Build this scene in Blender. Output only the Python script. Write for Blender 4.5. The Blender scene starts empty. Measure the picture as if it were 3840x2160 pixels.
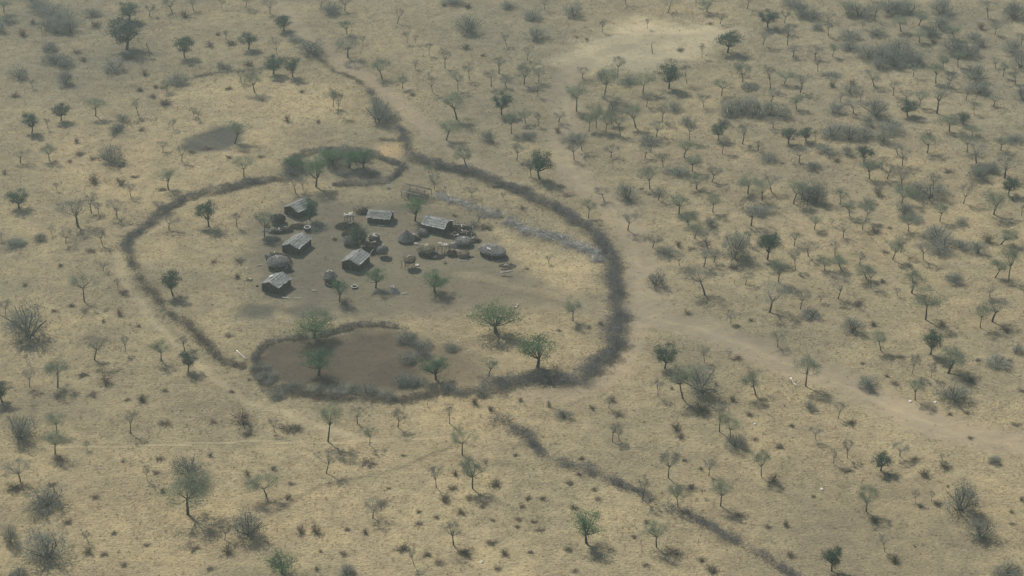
import bpy, math
import numpy as np

S = bpy.context.scene
R = math.radians
COL = S.collection

# ------------------------------------------------------------------ camera
cam_d = bpy.data.cameras.new('camera')
cam_d.sensor_width = 36.0
cam_d.angle = R(30.0)
cam_d.clip_start = 1.0
cam_d.clip_end = 20000.0
cam = bpy.data.objects.new('camera', cam_d)
COL.objects.link(cam)
cam.location = (0.0, 0.0, 200.0)
cam.rotation_euler = (R(90.0 - 28.0), 0.0, 0.0)
S.camera = cam

# ------------------------------------------------------------------ sky and sun
SUN_EL = 46.0
SHADOW = np.array([0.55, -0.835])             # shadows fall right and towards the viewer
SUN_AZ = math.atan2(-SHADOW[1], -SHADOW[0])   # direction to the sun in the ground plane
w = bpy.data.worlds.new('World')
S.world = w
w.use_nodes = True
nt = w.node_tree
bg = nt.nodes['Background']
sky = nt.nodes.new('ShaderNodeTexSky')
sky.sky_type = 'NISHITA'
sky.sun_disc = False
sky.sun_elevation = R(SUN_EL)
sky.sun_rotation = math.pi / 2 - SUN_AZ
sky.dust_density = 2.5
nt.links.new(sky.outputs[0], bg.inputs[0])
bg.inputs[1].default_value = 0.05
sd = bpy.data.lights.new('sun', 'SUN')
sd.energy = 5.0
sd.angle = R(0.8)
sd.color = (1.0, 0.955, 0.87)
so = bpy.data.objects.new('sun', sd)
COL.objects.link(so)
so.rotation_euler = (R(90.0 - SUN_EL), 0.0, SUN_AZ + math.pi / 2)
so.location = (0, 300, 150)

S.view_settings.view_transform = 'Standard'
S.view_settings.look = 'None'
S.view_settings.gamma = 1.0
S.view_settings.exposure = 0.55
S.view_settings.use_curve_mapping = False
S.render.engine = 'CYCLES'
S.cycles.use_denoising = True
S.cycles.max_bounces = 6
S.cycles.diffuse_bounces = 2
S.cycles.glossy_bounces = 1
S.cycles.transmission_bounces = 3
S.cycles.volume_bounces = 1
S.cycles.transparent_max_bounces = 4
S.cycles.use_adaptive_sampling = True

# ------------------------------------------------------------------ materials
def new_mat(name):
    m = bpy.data.materials.new(name)
    m.use_nodes = True
    t = m.node_tree
    for n in list(t.nodes):
        t.nodes.remove(n)
    out = t.nodes.new('ShaderNodeOutputMaterial')
    return m, t, out

def node(t, kind, **kw):
    n = t.nodes.new(kind)
    for k, v in kw.items():
        if k.startswith('i_'):
            n.inputs[int(k[2:])].default_value = v
        else:
            setattr(n, k, v)
    return n

def plain(name, col, rough=0.9, amt=0.35, scale=3.0, rand=0.0, trans=0.0, stretch=None, col2=None):
    """Matt procedural material: colour broken by noise, a per-object tint and, for leaves, light passing through."""
    m, t, out = new_mat(name)
    tc = node(t, 'ShaderNodeTexCoord')
    mp = node(t, 'ShaderNodeMapping')
    if stretch:
        mp.inputs['Scale'].default_value = stretch
    t.links.new(tc.outputs['Object'], mp.inputs[0])
    nz = node(t, 'ShaderNodeTexNoise')
    nz.inputs['Scale'].default_value = scale
    nz.inputs['Detail'].default_value = 4.0
    t.links.new(mp.outputs[0], nz.inputs[0])
    mx = node(t, 'ShaderNodeMix', data_type='RGBA')
    c = np.array(col)
    c2 = np.array(col2) if col2 is not None else c * (1 - amt)
    mx.inputs[6].default_value = (*c2, 1)
    mx.inputs[7].default_value = (*(c * (1 + amt * 0.5)), 1)
    rp = node(t, 'ShaderNodeMapRange')
    rp.inputs[1].default_value = 0.32
    rp.inputs[2].default_value = 0.68
    t.links.new(nz.outputs[0], rp.inputs[0])
    t.links.new(rp.outputs[0], mx.inputs[0])
    col_out = mx.outputs[2]
    if rand:
        oi = node(t, 'ShaderNodeObjectInfo')
        mr = node(t, 'ShaderNodeMapRange')
        mr.inputs[3].default_value = 1 - rand
        mr.inputs[4].default_value = 1 + rand
        t.links.new(oi.outputs['Random'], mr.inputs[0])
        hs = node(t, 'ShaderNodeHueSaturation')
        mh = node(t, 'ShaderNodeMath', operation='MULTIPLY_ADD')
        mh.inputs[1].default_value = -0.05
        mh.inputs[2].default_value = 0.525
        t.links.new(oi.outputs['Random'], mh.inputs[0])
        t.links.new(mh.outputs[0], hs.inputs['Hue'])
        t.links.new(mr.outputs[0], hs.inputs['Value'])
        t.links.new(col_out, hs.inputs['Color'])
        col_out = hs.outputs[0]
    df = node(t, 'ShaderNodeBsdfDiffuse')
    df.inputs[1].default_value = rough
    t.links.new(col_out, df.inputs[0])
    last = df.outputs[0]
    if trans:
        tr = node(t, 'ShaderNodeBsdfTranslucent')
        t.links.new(col_out, tr.inputs[0])
        ms = node(t, 'ShaderNodeMixShader')
        ms.inputs[0].default_value = trans
        t.links.new(last, ms.inputs[1])
        t.links.new(tr.outputs[0], ms.inputs[2])
        last = ms.outputs[0]
    t.links.new(last, out.inputs[0])
    return m

M = {
    'bark': plain('bark', (0.055, 0.047, 0.04), amt=0.3, rand=0.25),
    'twig': plain('twig', (0.265, 0.268, 0.215), amt=0.3, rand=0.22),
    'leaf_thin': plain('leaf_thin', (0.215, 0.255, 0.175), amt=0.35, rand=0.22, trans=0.3),
    'leaf_dark': plain('leaf_dark', (0.075, 0.125, 0.085), amt=0.45, rand=0.25, trans=0.25),
    'leaf_bright': plain('leaf_bright', (0.115, 0.20, 0.105), amt=0.4, rand=0.15, trans=0.35),
    'leaf_grey': plain('leaf_grey', (0.26, 0.278, 0.235), amt=0.35, rand=0.22, trans=0.2),
    'leaf_brown': plain('leaf_brown', (0.245, 0.205, 0.145), amt=0.4, rand=0.3, trans=0.15),
    'brush': plain('brush', (0.225, 0.222, 0.212), amt=0.4, scale=0.35),
    'brush_brown': plain('brush_brown', (0.215, 0.19, 0.148), amt=0.45, scale=0.4),
    'brush_pale': plain('brush_pale', (0.44, 0.44, 0.43), amt=0.5, scale=0.3),
    'straw': plain('straw', (0.43, 0.37, 0.235), amt=0.4, scale=0.6),
    'straw_dark': plain('straw_dark', (0.16, 0.13, 0.09), amt=0.4, scale=0.6),
    'thatch': plain('thatch', (0.47, 0.475, 0.445), amt=0.3, scale=2.2, rand=0.1),
    'thatch_old': plain('thatch_old', (0.215, 0.21, 0.195), amt=0.4, scale=2.0, rand=0.15),
    'thatch_brown': plain('thatch_brown', (0.26, 0.22, 0.155), amt=0.4, scale=2.0, rand=0.15),
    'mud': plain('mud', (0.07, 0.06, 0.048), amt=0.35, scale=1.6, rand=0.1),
    'stick': plain('stick', (0.10, 0.09, 0.075), amt=0.5, scale=3.0, stretch=(3, 3, 0.5)),
    'pole': plain('pole', (0.26, 0.235, 0.19), amt=0.35, scale=2.0),
    'bleached': plain('bleached', (0.76, 0.73, 0.64), amt=0.25, scale=2.0),
    'white': plain('white', (0.80, 0.79, 0.75), amt=0.08, scale=3.0),
    'clay': plain('clay', (0.33, 0.27, 0.2), amt=0.25, scale=3.0),
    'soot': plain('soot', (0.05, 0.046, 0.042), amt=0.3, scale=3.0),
    'stone': plain('stone', (0.36, 0.33, 0.28), amt=0.3, scale=2.5),
}

def soil_mat():
    m, t, out = new_mat('soil')
    at = node(t, 'ShaderNodeAttribute', attribute_name='soil')
    gr = node(t, 'ShaderNodeAttribute', attribute_name='grass')
    tc = node(t, 'ShaderNodeTexCoord')
    P = tc.outputs['Object']
    def noise(scale, detail, rough=0.6, dist=0.0):
        n = node(t, 'ShaderNodeTexNoise')
        n.inputs['Scale'].default_value = scale
        n.inputs['Detail'].default_value = detail
        n.inputs['Roughness'].default_value = rough
        n.inputs['Distortion'].default_value = dist
        t.links.new(P, n.inputs[0])
        return n.outputs[0]
    def ramp(src, a, b, c, d):
        n = node(t, 'ShaderNodeMapRange')
        for i, v in zip((1, 2, 3, 4), (a, b, c, d)):
            n.inputs[i].default_value = v
        t.links.new(src, n.inputs[0])
        return n.outputs[0]
    def mixc(fac, a, b, blend='MIX'):
        n = node(t, 'ShaderNodeMix', data_type='RGBA', blend_type=blend)
        if isinstance(fac, float): n.inputs[0].default_value = fac
        else: t.links.new(fac, n.inputs[0])
        for i, v in ((6, a), (7, b)):
            if isinstance(v, tuple): n.inputs[i].default_value = (*v, 1)
            else: t.links.new(v, n.inputs[i])
        return n.outputs[2]
    def mul(a, b):
        n = node(t, 'ShaderNodeMath', operation='MULTIPLY')
        t.links.new(a, n.inputs[0])
        if isinstance(b, float): n.inputs[1].default_value = b
        else: t.links.new(b, n.inputs[1])
        return n.outputs[0]
    vast = noise(0.016, 4.0, 0.6, 0.6)
    big = noise(0.06, 5.0, 0.62, 0.4)
    mid = noise(0.32, 5.0, 0.62, 0.3)
    fine = noise(1.7, 4.0, 0.7)
    grit = noise(6.0, 3.0, 0.7)
    G = gr.outputs['Fac']
    c = at.outputs['Color']
    c = mixc(ramp(vast, 0.50, 0.64, 0.0, 0.75), c, mixc(1.0, c, (0.80, 0.83, 0.86), 'MULTIPLY'))
    c = mixc(ramp(vast, 0.50, 0.36, 0.0, 0.75), c, mixc(1.0, c, (1.14, 1.10, 1.06), 'MULTIPLY'))
    c = mixc(ramp(big, 0.42, 0.64, 0.0, 0.7), c, mixc(1.0, c, (0.78, 0.78, 0.79), 'MULTIPLY'))
    c = mixc(ramp(big, 0.50, 0.32, 0.0, 0.7), c, mixc(1.0, c, (1.12, 1.10, 1.03), 'MULTIPLY'))
    gm_ = node(t, 'ShaderNodeMath', operation='MULTIPLY_ADD')
    t.links.new(G, gm_.inputs[0]); gm_.inputs[1].default_value = 0.75; gm_.inputs[2].default_value = 0.25
    c = mixc(mul(ramp(mid, 0.42, 0.66, 0.0, 0.75), gm_.outputs[0]), c, mixc(1.0, c, (0.74, 0.73, 0.72), 'MULTIPLY'))
    c = mixc(mul(ramp(mid, 0.48, 0.30, 0.0, 0.6), G), c, mixc(1.0, c, (1.15, 1.12, 1.04), 'MULTIPLY'))
    c = mixc(mul(ramp(fine, 0.55, 0.68, 0.0, 0.75), G), c, mixc(1.0, c, (0.52, 0.50, 0.49), 'MULTIPLY'))
    c = mixc(mul(ramp(fine, 0.47, 0.34, 0.0, 0.8), G), c, mixc(1.0, c, (1.3, 1.27, 1.15), 'MULTIPLY'))
    c = mixc(ramp(grit, 0.45, 0.70, 0.0, 0.35), c, mixc(1.0, c, (0.75, 0.74, 0.73), 'MULTIPLY'))
    bp = node(t, 'ShaderNodeBump')
    bp.inputs['Strength'].default_value = 0.9
    bp.inputs['Distance'].default_value = 0.4
    hm = node(t, 'ShaderNodeMath', operation='ADD')
    t.links.new(mul(fine, G), hm.inputs[0])
    t.links.new(mul(mid, 0.8), hm.inputs[1])
    t.links.new(hm.outputs[0], bp.inputs['Height'])
    df = node(t, 'ShaderNodeBsdfDiffuse')
    df.inputs[1].default_value = 0.9
    t.links.new(c, df.inputs[0])
    t.links.new(bp.outputs[0], df.inputs['Normal'])
    t.links.new(df.outputs[0], out.inputs[0])
    return m
M['soil'] = soil_mat()

# ------------------------------------------------------------------ mesh helpers
def raw_mesh(name, V, F4=None, F3=None, mat=None):
    """A mesh from numpy arrays: V (n,3), quads F4 (m,4), triangles F3 (k,3)."""
    me = bpy.data.meshes.new(name)
    V = np.asarray(V, np.float32).reshape(-1, 3)
    loops, starts, totals, n = [], [], [], 0
    for F, k in ((F4, 4), (F3, 3)):
        if F is not None and len(F):
            F = np.asarray(F, np.int32).reshape(-1, k)
            loops.append(F.ravel())
            starts.append(n + np.arange(len(F), dtype=np.int32) * k)
            totals.append(np.full(len(F), k, np.int32))
            n += F.size
    lo = np.concatenate(loops); st = np.concatenate(starts); to = np.concatenate(totals)
    me.vertices.add(len(V)); me.vertices.foreach_set('co', V.ravel())
    me.loops.add(len(lo)); me.loops.foreach_set('vertex_index', lo)
    me.polygons.add(len(st)); me.polygons.foreach_set('loop_start', st); me.polygons.foreach_set('loop_total', to)
    me.update(calc_edges=True)
    if mat: me.materials.append(mat)
    return me

class MB:
    def __init__(s):
        s.V = []; s.F4 = []; s.F3 = []; s.n = 0
    def add(s, V, F4=(), F3=()):
        V = np.asarray(V, float).reshape(-1, 3)
        s.V.append(V)
        if len(F4): s.F4.append(np.asarray(F4, np.int64).reshape(-1, 4) + s.n)
        if len(F3): s.F3.append(np.asarray(F3, np.int64).reshape(-1, 3) + s.n)
        s.n += len(V)
    def tube(s, pts, radii, k=6):
        pts = np.asarray(pts, float); n = len(pts)
        radii = np.broadcast_to(np.asarray(radii, float), (n,))
        V = []
        for i in range(n):
            d = pts[min(i + 1, n - 1)] - pts[max(i - 1, 0)]
            d = d / (np.linalg.norm(d) + 1e-9)
            a = np.cross(d, (0.31, 0.95, 0.05) if abs(d[2]) > 0.8 else (0, 0, 1)); a /= np.linalg.norm(a) + 1e-9
            b = np.cross(d, a)
            th = np.arange(k) * 2 * math.pi / k
            V.append(pts[i] + radii[i] * (np.cos(th)[:, None] * a + np.sin(th)[:, None] * b))
        F = [(i * k + j, i * k + (j + 1) % k, (i + 1) * k + (j + 1) % k, (i + 1) * k + j) for i in range(n - 1) for j in range(k)]
        V = np.concatenate(V)
        T3 = []
        V = np.concatenate([V, pts[:1], pts[-1:]])
        T3 += [(n * k, (j + 1) % k, j) for j in range(k)]
        T3 += [(n * k + 1, (n - 1) * k + j, (n - 1) * k + (j + 1) % k) for j in range(k)]
        s.add(V, F, T3)
    def box(s, c, size, rz=0.0):
        x, y, z = np.array(size) / 2
        V = np.array([(-x, -y, -z), (x, -y, -z), (x, y, -z), (-x, y, -z), (-x, -y, z), (x, -y, z), (x, y, z), (-x, y, z)])
        if rz:
            ca, sa = math.cos(rz), math.sin(rz)
            V = V @ np.array([[ca, sa, 0], [-sa, ca, 0], [0, 0, 1]])
        s.add(V + np.array(c), [(0, 3, 2, 1), (4, 5, 6, 7), (0, 1, 5, 4), (1, 2, 6, 5), (2, 3, 7, 6), (3, 0, 4, 7)])
    def lathe(s, prof, k=20, jit=0.0, rng=None, sx=1.0, sy=1.0):
        V = []
        for (r, z) in prof:
            for j in range(k):
                a = j * 2 * math.pi / k
                e = (1 + rng.normal(0, jit)) if jit else 1.0
                V.append((r * e * math.cos(a) * sx, r * e * math.sin(a) * sy, z + (rng.normal(0, jit * 0.4) if jit else 0)))
        F = [(i * k + j, i * k + (j + 1) % k, (i + 1) * k + (j + 1) % k, (i + 1) * k + j) for i in range(len(prof) - 1) for j in range(k)]
        s.add(V, F)
    def blades(s, C, D, L, W, rng, tip=0.25):
        """Thin flat strips: start C, unit direction D, length L, width W."""
        C = np.asarray(C, float); n = len(C)
        D = np.asarray(D, float); D = D / (np.linalg.norm(D, axis=1)[:, None] + 1e-9)
        side = np.cross(D, rng.normal(size=(n, 3))); side /= np.linalg.norm(side, axis=1)[:, None] + 1e-9
        L = np.broadcast_to(np.asarray(L, float), (n,))[:, None]; W = np.broadcast_to(np.asarray(W, float), (n,))[:, None]
        V = np.stack([C - side * W / 2, C + side * W / 2, C + D * L + side * W * tip / 2, C + D * L - side * W * tip / 2], 1).reshape(-1, 3)
        s.add(V, np.arange(4 * n).reshape(-1, 4))
    def leaves(s, C, size, rng, up=0.4):
        """Small four-sided leaf faces at C, turned at random and a little skyward."""
        C = np.asarray(C, float); n = len(C)
        N = rng.normal(size=(n, 3)); N[:, 2] = np.abs(N[:, 2]) + up; N /= np.linalg.norm(N, axis=1)[:, None]
        a = np.cross(N, rng.normal(size=(n, 3))); a /= np.linalg.norm(a, axis=1)[:, None] + 1e-9
        b = np.cross(N, a)
        z = np.broadcast_to(np.asarray(size, float), (n,))[:, None]
        V = np.stack([C - a * z * 0.6, C - b * z * 0.35, C + a * z * 0.6, C + b * z * 0.35], 1).reshape(-1, 3)
        s.add(V, np.arange(4 * n).reshape(-1, 4))
    def arrays(s):
        return (np.concatenate(s.V), np.concatenate(s.F4) if s.F4 else None, np.concatenate(s.F3) if s.F3 else None)
    def mesh(s, name, mat):
        V, a, b = s.arrays()
        return raw_mesh(name, V, a, b, M[mat])

def link(name, me, parent=None, kind=None):
    o = bpy.data.objects.new(name, me)
    COL.objects.link(o)
    if parent is not None: o.parent = parent
    if kind: o['kind'] = kind
    return o

def tag(o, label, cat, group=None):
    o['label'] = label; o['category'] = cat
    if group: o['group'] = group
    return o

def thing(name, label, cat, loc, rz=0.0, group=None):
    o = bpy.data.objects.new(name, None)
    o.empty_display_size = 0.3
    COL.objects.link(o)
    o.location = (loc[0], loc[1], loc[2] if len(loc) > 2 else 0.0)
    o.rotation_euler = (0, 0, rz)
    return tag(o, label, cat, group)

# ------------------------------------------------------------------ ground
PLANTS = [
('d',-115.76,548.08,5.58,5.86,'dense dark green round tree, second from left, in the top left corner'),
('d',-112.23,524.00,9.15,8.10,'dense dark green round tree, first from left, in the top left corner'),
('d',-94.42,517.62,6.37,4.87,'dense dark green round tree, third from left, in the top left corner'),
('d',-120.34,471.23,4.71,3.92,'dense dark green round tree, second from left, left of the dry field'),
('d',-126.31,462.90,5.51,4.05,'dense dark green round tree, first from left, left of the dry field'),
('s',-117.33,534.48,5.33,3.83,'thin grey-green leafy tree, second from left, in the top left corner'),
('s',-111.84,474.63,5.59,4.53,'thin grey-green leafy tree, first from left, left of the dry field'),
('u',-124.47,497.48,4.19,3.74,'grey twiggy bush, second from left, left of the dry field'),
('u',-138.72,502.16,3.86,4.46,'grey twiggy bush, first from left, left of the dry field'),
('u',-134.65,523.69,2.65,4.04,'grey twiggy bush, lower row third from left, in the top left corner'),
('u',-130.64,512.80,2.82,5.67,'grey twiggy bush, lower row fourth from left, in the top left corner'),
('u',-127.10,510.89,2.67,4.52,'grey twiggy bush, lower row sixth from left, in the top left corner'),
('u',-112.92,507.71,3.52,5.34,'grey twiggy bush, third from left, left of the dry field'),
('u',-144.20,556.88,3.29,6.38,'grey twiggy bush, upper row third from left, in the top left corner'),
('u',-139.54,552.12,4.84,6.63,'grey twiggy bush, upper row fourth from left, in the top left corner'),
('u',-134.98,546.14,5.05,6.87,'grey twiggy bush, upper row fifth from left, in the top left corner'),
('u',-138.79,542.95,3.51,6.24,'grey twiggy bush, lower row second from left, in the top left corner'),
('u',-131.74,539.18,4.76,5.03,'grey twiggy bush, lower row seventh from left, in the top left corner'),
('u',-135.08,538.15,3.68,4.43,'grey twiggy bush, lower row fifth from left, in the top left corner'),
('u',-146.95,562.51,3.24,5.82,'grey twiggy bush, upper row second from left, in the top left corner'),
('s',-155.31,555.28,4.46,3.65,'thin grey-green leafy tree, first from left, in the top left corner'),
('u',-152.61,547.29,2.65,5.09,'grey twiggy bush, upper row first from left, in the top left corner'),
('u',-152.19,538.62,4.09,3.25,'grey twiggy bush, lower row first from left, in the top left corner'),
('w',-144.89,535.78,2.48,3.53,'low brown bush, first from left, in the top left corner'),
('w',-125.12,543.38,2.22,3.57,'low brown bush, fifth from left, in the top left corner'),
('w',-144.42,545.71,1.72,2.84,'low brown bush, second from left, in the top left corner'),
('u',-127.93,553.20,2.15,4.53,'grey twiggy bush, upper row sixth from left, in the top left corner'),
('b',-139.78,537.58,3.43,2.07,'bare grey thorn tree, first from left, in the top left corner'),
('b',-110.44,552.19,3.97,3.63,'bare grey thorn tree, second from left, in the top left corner'),
('b',-103.89,555.72,4.62,4.26,'bare grey thorn tree, third from left, in the top left corner'),
('b',-97.55,557.06,4.15,3.05,'bare grey thorn tree, fourth from left, in the top left corner'),
('w',-99.37,551.69,2.07,3.92,'low brown bush, seventh from left, in the top left corner'),
('t',-104.42,518.02,4.41,1.15,'dead broken stump, the only one in the top left corner'),
('u',-93.56,497.51,2.82,4.98,'grey twiggy bush, sixth from left, left of the dry field'),
('s',-95.36,491.75,3.59,2.88,'thin grey-green leafy tree, second from left, left of the dry field'),
('w',-98.79,494.87,1.07,2.48,'low brown bush, seventh from left, left of the dry field'),
('w',-98.56,487.64,1.05,2.45,'low brown bush, sixth from left, left of the dry field'),
('w',-94.61,482.50,1.51,4.05,'low brown bush, eighth from left, left of the dry field'),
('b',-100.24,474.63,4.74,2.40,'bare grey thorn tree, third from left, left of the dry field'),
('u',-103.86,471.57,1.84,3.18,'grey twiggy bush, fifth from left, left of the dry field'),
('u',-103.95,464.68,2.17,3.92,'grey twiggy bush, fourth from left, left of the dry field'),
('b',-133.06,493.93,2.71,1.65,'bare grey thorn tree, first from left, left of the dry field'),
('t',-121.73,499.98,1.34,0.56,'dead broken stump, first from left, left of the dry field'),
('t',-106.67,501.10,1.19,0.56,'dead broken stump, second from left, left of the dry field'),
('b',-85.28,473.61,2.87,2.26,'bare grey thorn tree, fifth from left, left of the dry field'),
('b',-83.64,472.05,3.09,1.99,'bare grey thorn tree, sixth from left, left of the dry field'),
('b',-89.48,465.54,2.84,2.49,'bare grey thorn tree, fourth from left, left of the dry field'),
('b',-122.56,465.54,3.12,1.58,'bare grey thorn tree, second from left, left of the dry field'),
('w',-102.97,492.69,1.06,2.47,'low brown bush, third from left, left of the dry field'),
('w',-136.66,488.35,1.06,3.54,'low brown bush, first from left, left of the dry field'),
('w',-126.47,521.90,0.88,3.46,'low brown bush, third from left, in the top left corner'),
('w',-113.33,456.71,1.43,1.94,'low brown bush, second from left, left of the dry field'),
('w',-103.54,504.16,1.50,2.52,'low brown bush, fifth from left, left of the dry field'),
('w',-97.66,464.89,1.04,2.10,'low brown bush, fourth from left, left of the dry field'),
('w',-123.13,515.30,1.10,2.57,'low brown bush, fourth from left, in the top left corner'),
('w',-110.27,516.87,1.11,2.57,'low brown bush, sixth from left, in the top left corner'),
('d',-76.79,524.40,5.21,4.40,'dense dark green round tree, first from left, behind the dry field'),
('d',-67.97,539.68,4.53,4.75,'dense dark green round tree, second from left, behind the dry field'),
('d',-67.40,504.87,5.23,5.33,'dense dark green round tree, first from left, in and beside the dry field'),
('d',-61.78,502.60,5.95,4.19,'dense dark green round tree, second from left, in and beside the dry field'),
('s',-84.33,532.16,3.10,1.76,'thin grey-green leafy tree, first from left, behind the dry field'),
('w',-82.40,528.29,1.48,3.78,'low brown bush, third from left, behind the dry field'),
('s',-71.10,491.17,6.15,4.66,'thin grey-green leafy tree, second from left, in and beside the dry field'),
('b',-75.54,498.13,4.00,2.78,'bare grey thorn tree, first from left, in and beside the dry field'),
('b',-67.87,519.60,5.63,3.16,'bare grey thorn tree, lower row first from left, behind the dry field'),
('b',-73.92,554.39,5.40,4.55,'bare grey thorn tree, upper row third from left, behind the dry field'),
('b',-81.86,559.75,4.48,3.67,'bare grey thorn tree, upper row second from left, behind the dry field'),
('b',-89.23,558.85,3.52,1.83,'bare grey thorn tree, upper row first from left, behind the dry field'),
('b',-58.81,560.20,3.69,3.98,'bare grey thorn tree, upper row fourth from left, behind the dry field'),
('u',-55.53,555.45,3.75,6.06,'grey twiggy bush, fourth from left, behind the dry field'),
('b',-51.37,557.06,4.79,3.96,'bare grey thorn tree, upper row fifth from left, behind the dry field'),
('u',-58.58,521.23,4.62,6.32,'grey twiggy bush, third from left, behind the dry field'),
('u',-64.00,530.90,1.43,3.80,'grey twiggy bush, second from left, behind the dry field'),
('s',-49.06,536.74,4.05,3.84,'thin grey-green leafy tree, second from left, behind the dry field'),
('b',-47.17,517.62,6.67,6.88,'bare grey thorn tree, lower row second from left, behind the dry field'),
('s',-36.46,501.48,5.65,5.02,'thin grey-green leafy tree, fourth from left, in and beside the dry field'),
('s',-30.35,493.71,3.98,3.03,'thin grey-green leafy tree, fifth from left, in and beside the dry field'),
('b',-34.50,546.09,4.88,3.30,'bare grey thorn tree, lower row fourth from left, behind the dry field'),
('b',-30.71,529.69,4.01,2.04,'bare grey thorn tree, lower row fifth from left, behind the dry field'),
('b',-44.09,528.87,2.47,1.75,'bare grey thorn tree, lower row third from left, behind the dry field'),
('s',-48.57,480.86,5.35,2.97,'thin grey-green leafy tree, third from left, in and beside the dry field'),
('b',-46.86,475.32,6.45,2.67,'bare grey thorn tree, second from left, in and beside the dry field'),
('t',-45.44,478.77,0.72,0.54,'dead broken stump, the only one in and beside the dry field'),
('u',-35.65,469.98,7.42,4.49,'grey twiggy bush, first from left, in and beside the dry field'),
('u',-33.34,473.52,2.67,5.04,'grey twiggy bush, second from left, in and beside the dry field'),
('w',-59.94,470.76,1.90,2.12,'low brown bush, third from left, in and beside the dry field'),
('w',-68.22,485.11,0.80,1.63,'low brown bush, second from left, in and beside the dry field'),
('w',-51.65,469.92,0.91,1.59,'low brown bush, fifth from left, in and beside the dry field'),
('w',-58.08,491.21,0.66,1.92,'low brown bush, fourth from left, in and beside the dry field'),
('u',-82.06,509.38,1.83,3.39,'grey twiggy bush, first from left, behind the dry field'),
('w',-74.96,511.44,1.64,3.12,'low brown bush, fourth from left, behind the dry field'),
('w',-88.14,526.64,1.91,3.19,'low brown bush, first from left, behind the dry field'),
('w',-78.55,493.41,0.79,2.48,'low brown bush, first from left, in and beside the dry field'),
('w',-87.38,536.14,0.92,2.06,'low brown bush, second from left, behind the dry field'),
('s',-72.13,456.41,6.01,5.43,'thin grey-green leafy tree, first from left, in and beside the dry field'),
('u',-13.05,538.30,5.06,6.20,'grey twiggy bush, second from left, left of the sandy clearing'),
('u',6.17,550.42,2.77,5.41,'grey twiggy bush, fourth from left, left of the sandy clearing'),
('u',7.04,533.53,4.38,5.57,'grey twiggy bush, fifth from left, left of the sandy clearing'),
('u',18.75,552.47,4.43,4.98,'grey twiggy bush, sixth from left, left of the sandy clearing'),
('b',10.05,557.95,4.15,3.05,'bare grey thorn tree, seventh from left, left of the sandy clearing'),
('b',-1.61,526.83,3.84,2.62,'bare grey thorn tree, fifth from left, left of the sandy clearing'),
('b',4.41,515.26,4.84,3.43,'bare grey thorn tree, sixth from left, left of the sandy clearing'),
('b',-28.31,528.87,3.09,1.90,'bare grey thorn tree, first from left, left of the sandy clearing'),
('b',-27.41,508.68,2.86,1.69,'bare grey thorn tree, second from left, left of the sandy clearing'),
('b',-24.01,519.60,3.81,2.16,'bare grey thorn tree, third from left, left of the sandy clearing'),
('b',-18.96,509.44,6.15,3.11,'bare grey thorn tree, fourth from left, left of the sandy clearing'),
('b',-12.01,501.10,5.20,3.07,'bare grey thorn tree, upper row first from left, between field track and clearing'),
('b',-5.82,495.54,5.60,3.87,'bare grey thorn tree, upper row second from left, between field track and clearing'),
('b',-3.66,505.25,5.38,4.77,'bare grey thorn tree, upper row third from left, between field track and clearing'),
('s',3.31,497.02,6.20,4.43,'thin grey-green leafy tree, upper row third from left, between field track and clearing'),
('b',7.48,498.50,4.15,3.61,'bare grey thorn tree, upper row fourth from left, between field track and clearing'),
('b',6.94,487.93,3.66,1.91,'bare grey thorn tree, lower row third from left, between field track and clearing'),
('b',-1.53,494.81,2.95,3.04,'bare grey thorn tree, lower row second from left, between field track and clearing'),
('b',-21.96,491.17,5.86,3.02,'bare grey thorn tree, lower row first from left, between field track and clearing'),
('s',-14.96,492.99,6.02,3.44,'thin grey-green leafy tree, upper row second from left, between field track and clearing'),
('s',-14.76,472.25,7.70,6.11,'thin grey-green leafy tree, upper row first from left, between field track and clearing'),
('d',-2.74,475.32,6.17,4.14,'dense dark green round tree, the only one between field track and clearing'),
('s',-0.07,462.57,5.78,3.40,'thin grey-green leafy tree, lower row second from left, between field track and clearing'),
('s',3.63,469.21,3.85,3.04,'thin grey-green leafy tree, upper row fourth from left, between field track and clearing'),
('b',6.97,467.54,3.98,1.98,'bare grey thorn tree, lower row fourth from left, between field track and clearing'),
('s',-17.13,458.34,5.33,4.67,'thin grey-green leafy tree, lower row first from left, between field track and clearing'),
('u',-5.97,457.57,3.41,3.62,'grey twiggy bush, first from left, between field track and clearing'),
('b',26.93,538.42,3.90,2.37,'bare grey thorn tree, eighth from left, left of the sandy clearing'),
('s',17.42,477.73,7.48,4.83,'thin grey-green leafy tree, upper row fifth from left, between field track and clearing'),
('s',25.15,486.15,9.29,5.44,'thin grey-green leafy tree, upper row sixth from left, between field track and clearing'),
('s',20.29,464.22,4.81,2.88,'thin grey-green leafy tree, lower row third from left, between field track and clearing'),
('s',22.20,466.21,7.08,3.94,'thin grey-green leafy tree, lower row fourth from left, between field track and clearing'),
('s',24.72,463.56,5.09,3.66,'thin grey-green leafy tree, lower row fifth from left, between field track and clearing'),
('s',26.53,468.88,4.84,2.91,'thin grey-green leafy tree, lower row sixth from left, between field track and clearing'),
('u',15.79,457.34,2.47,4.90,'grey twiggy bush, the only one along the fence behind the huts'),
('w',-13.49,524.62,1.76,3.18,'low brown bush, second from left, left of the sandy clearing'),
('w',19.10,533.87,0.70,1.47,'low brown bush, fifth from left, left of the sandy clearing'),
('w',22.12,531.90,0.95,1.76,'low brown bush, sixth from left, left of the sandy clearing'),
('w',12.03,463.57,1.82,2.09,'low brown bush, second from left, between field track and clearing'),
('w',-13.49,560.37,1.57,3.36,'low brown bush, third from left, left of the sandy clearing'),
('w',-20.88,561.79,0.66,2.15,'low brown bush, first from left, left of the sandy clearing'),
('w',-8.34,518.96,0.93,1.72,'low brown bush, fourth from left, left of the sandy clearing'),
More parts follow.
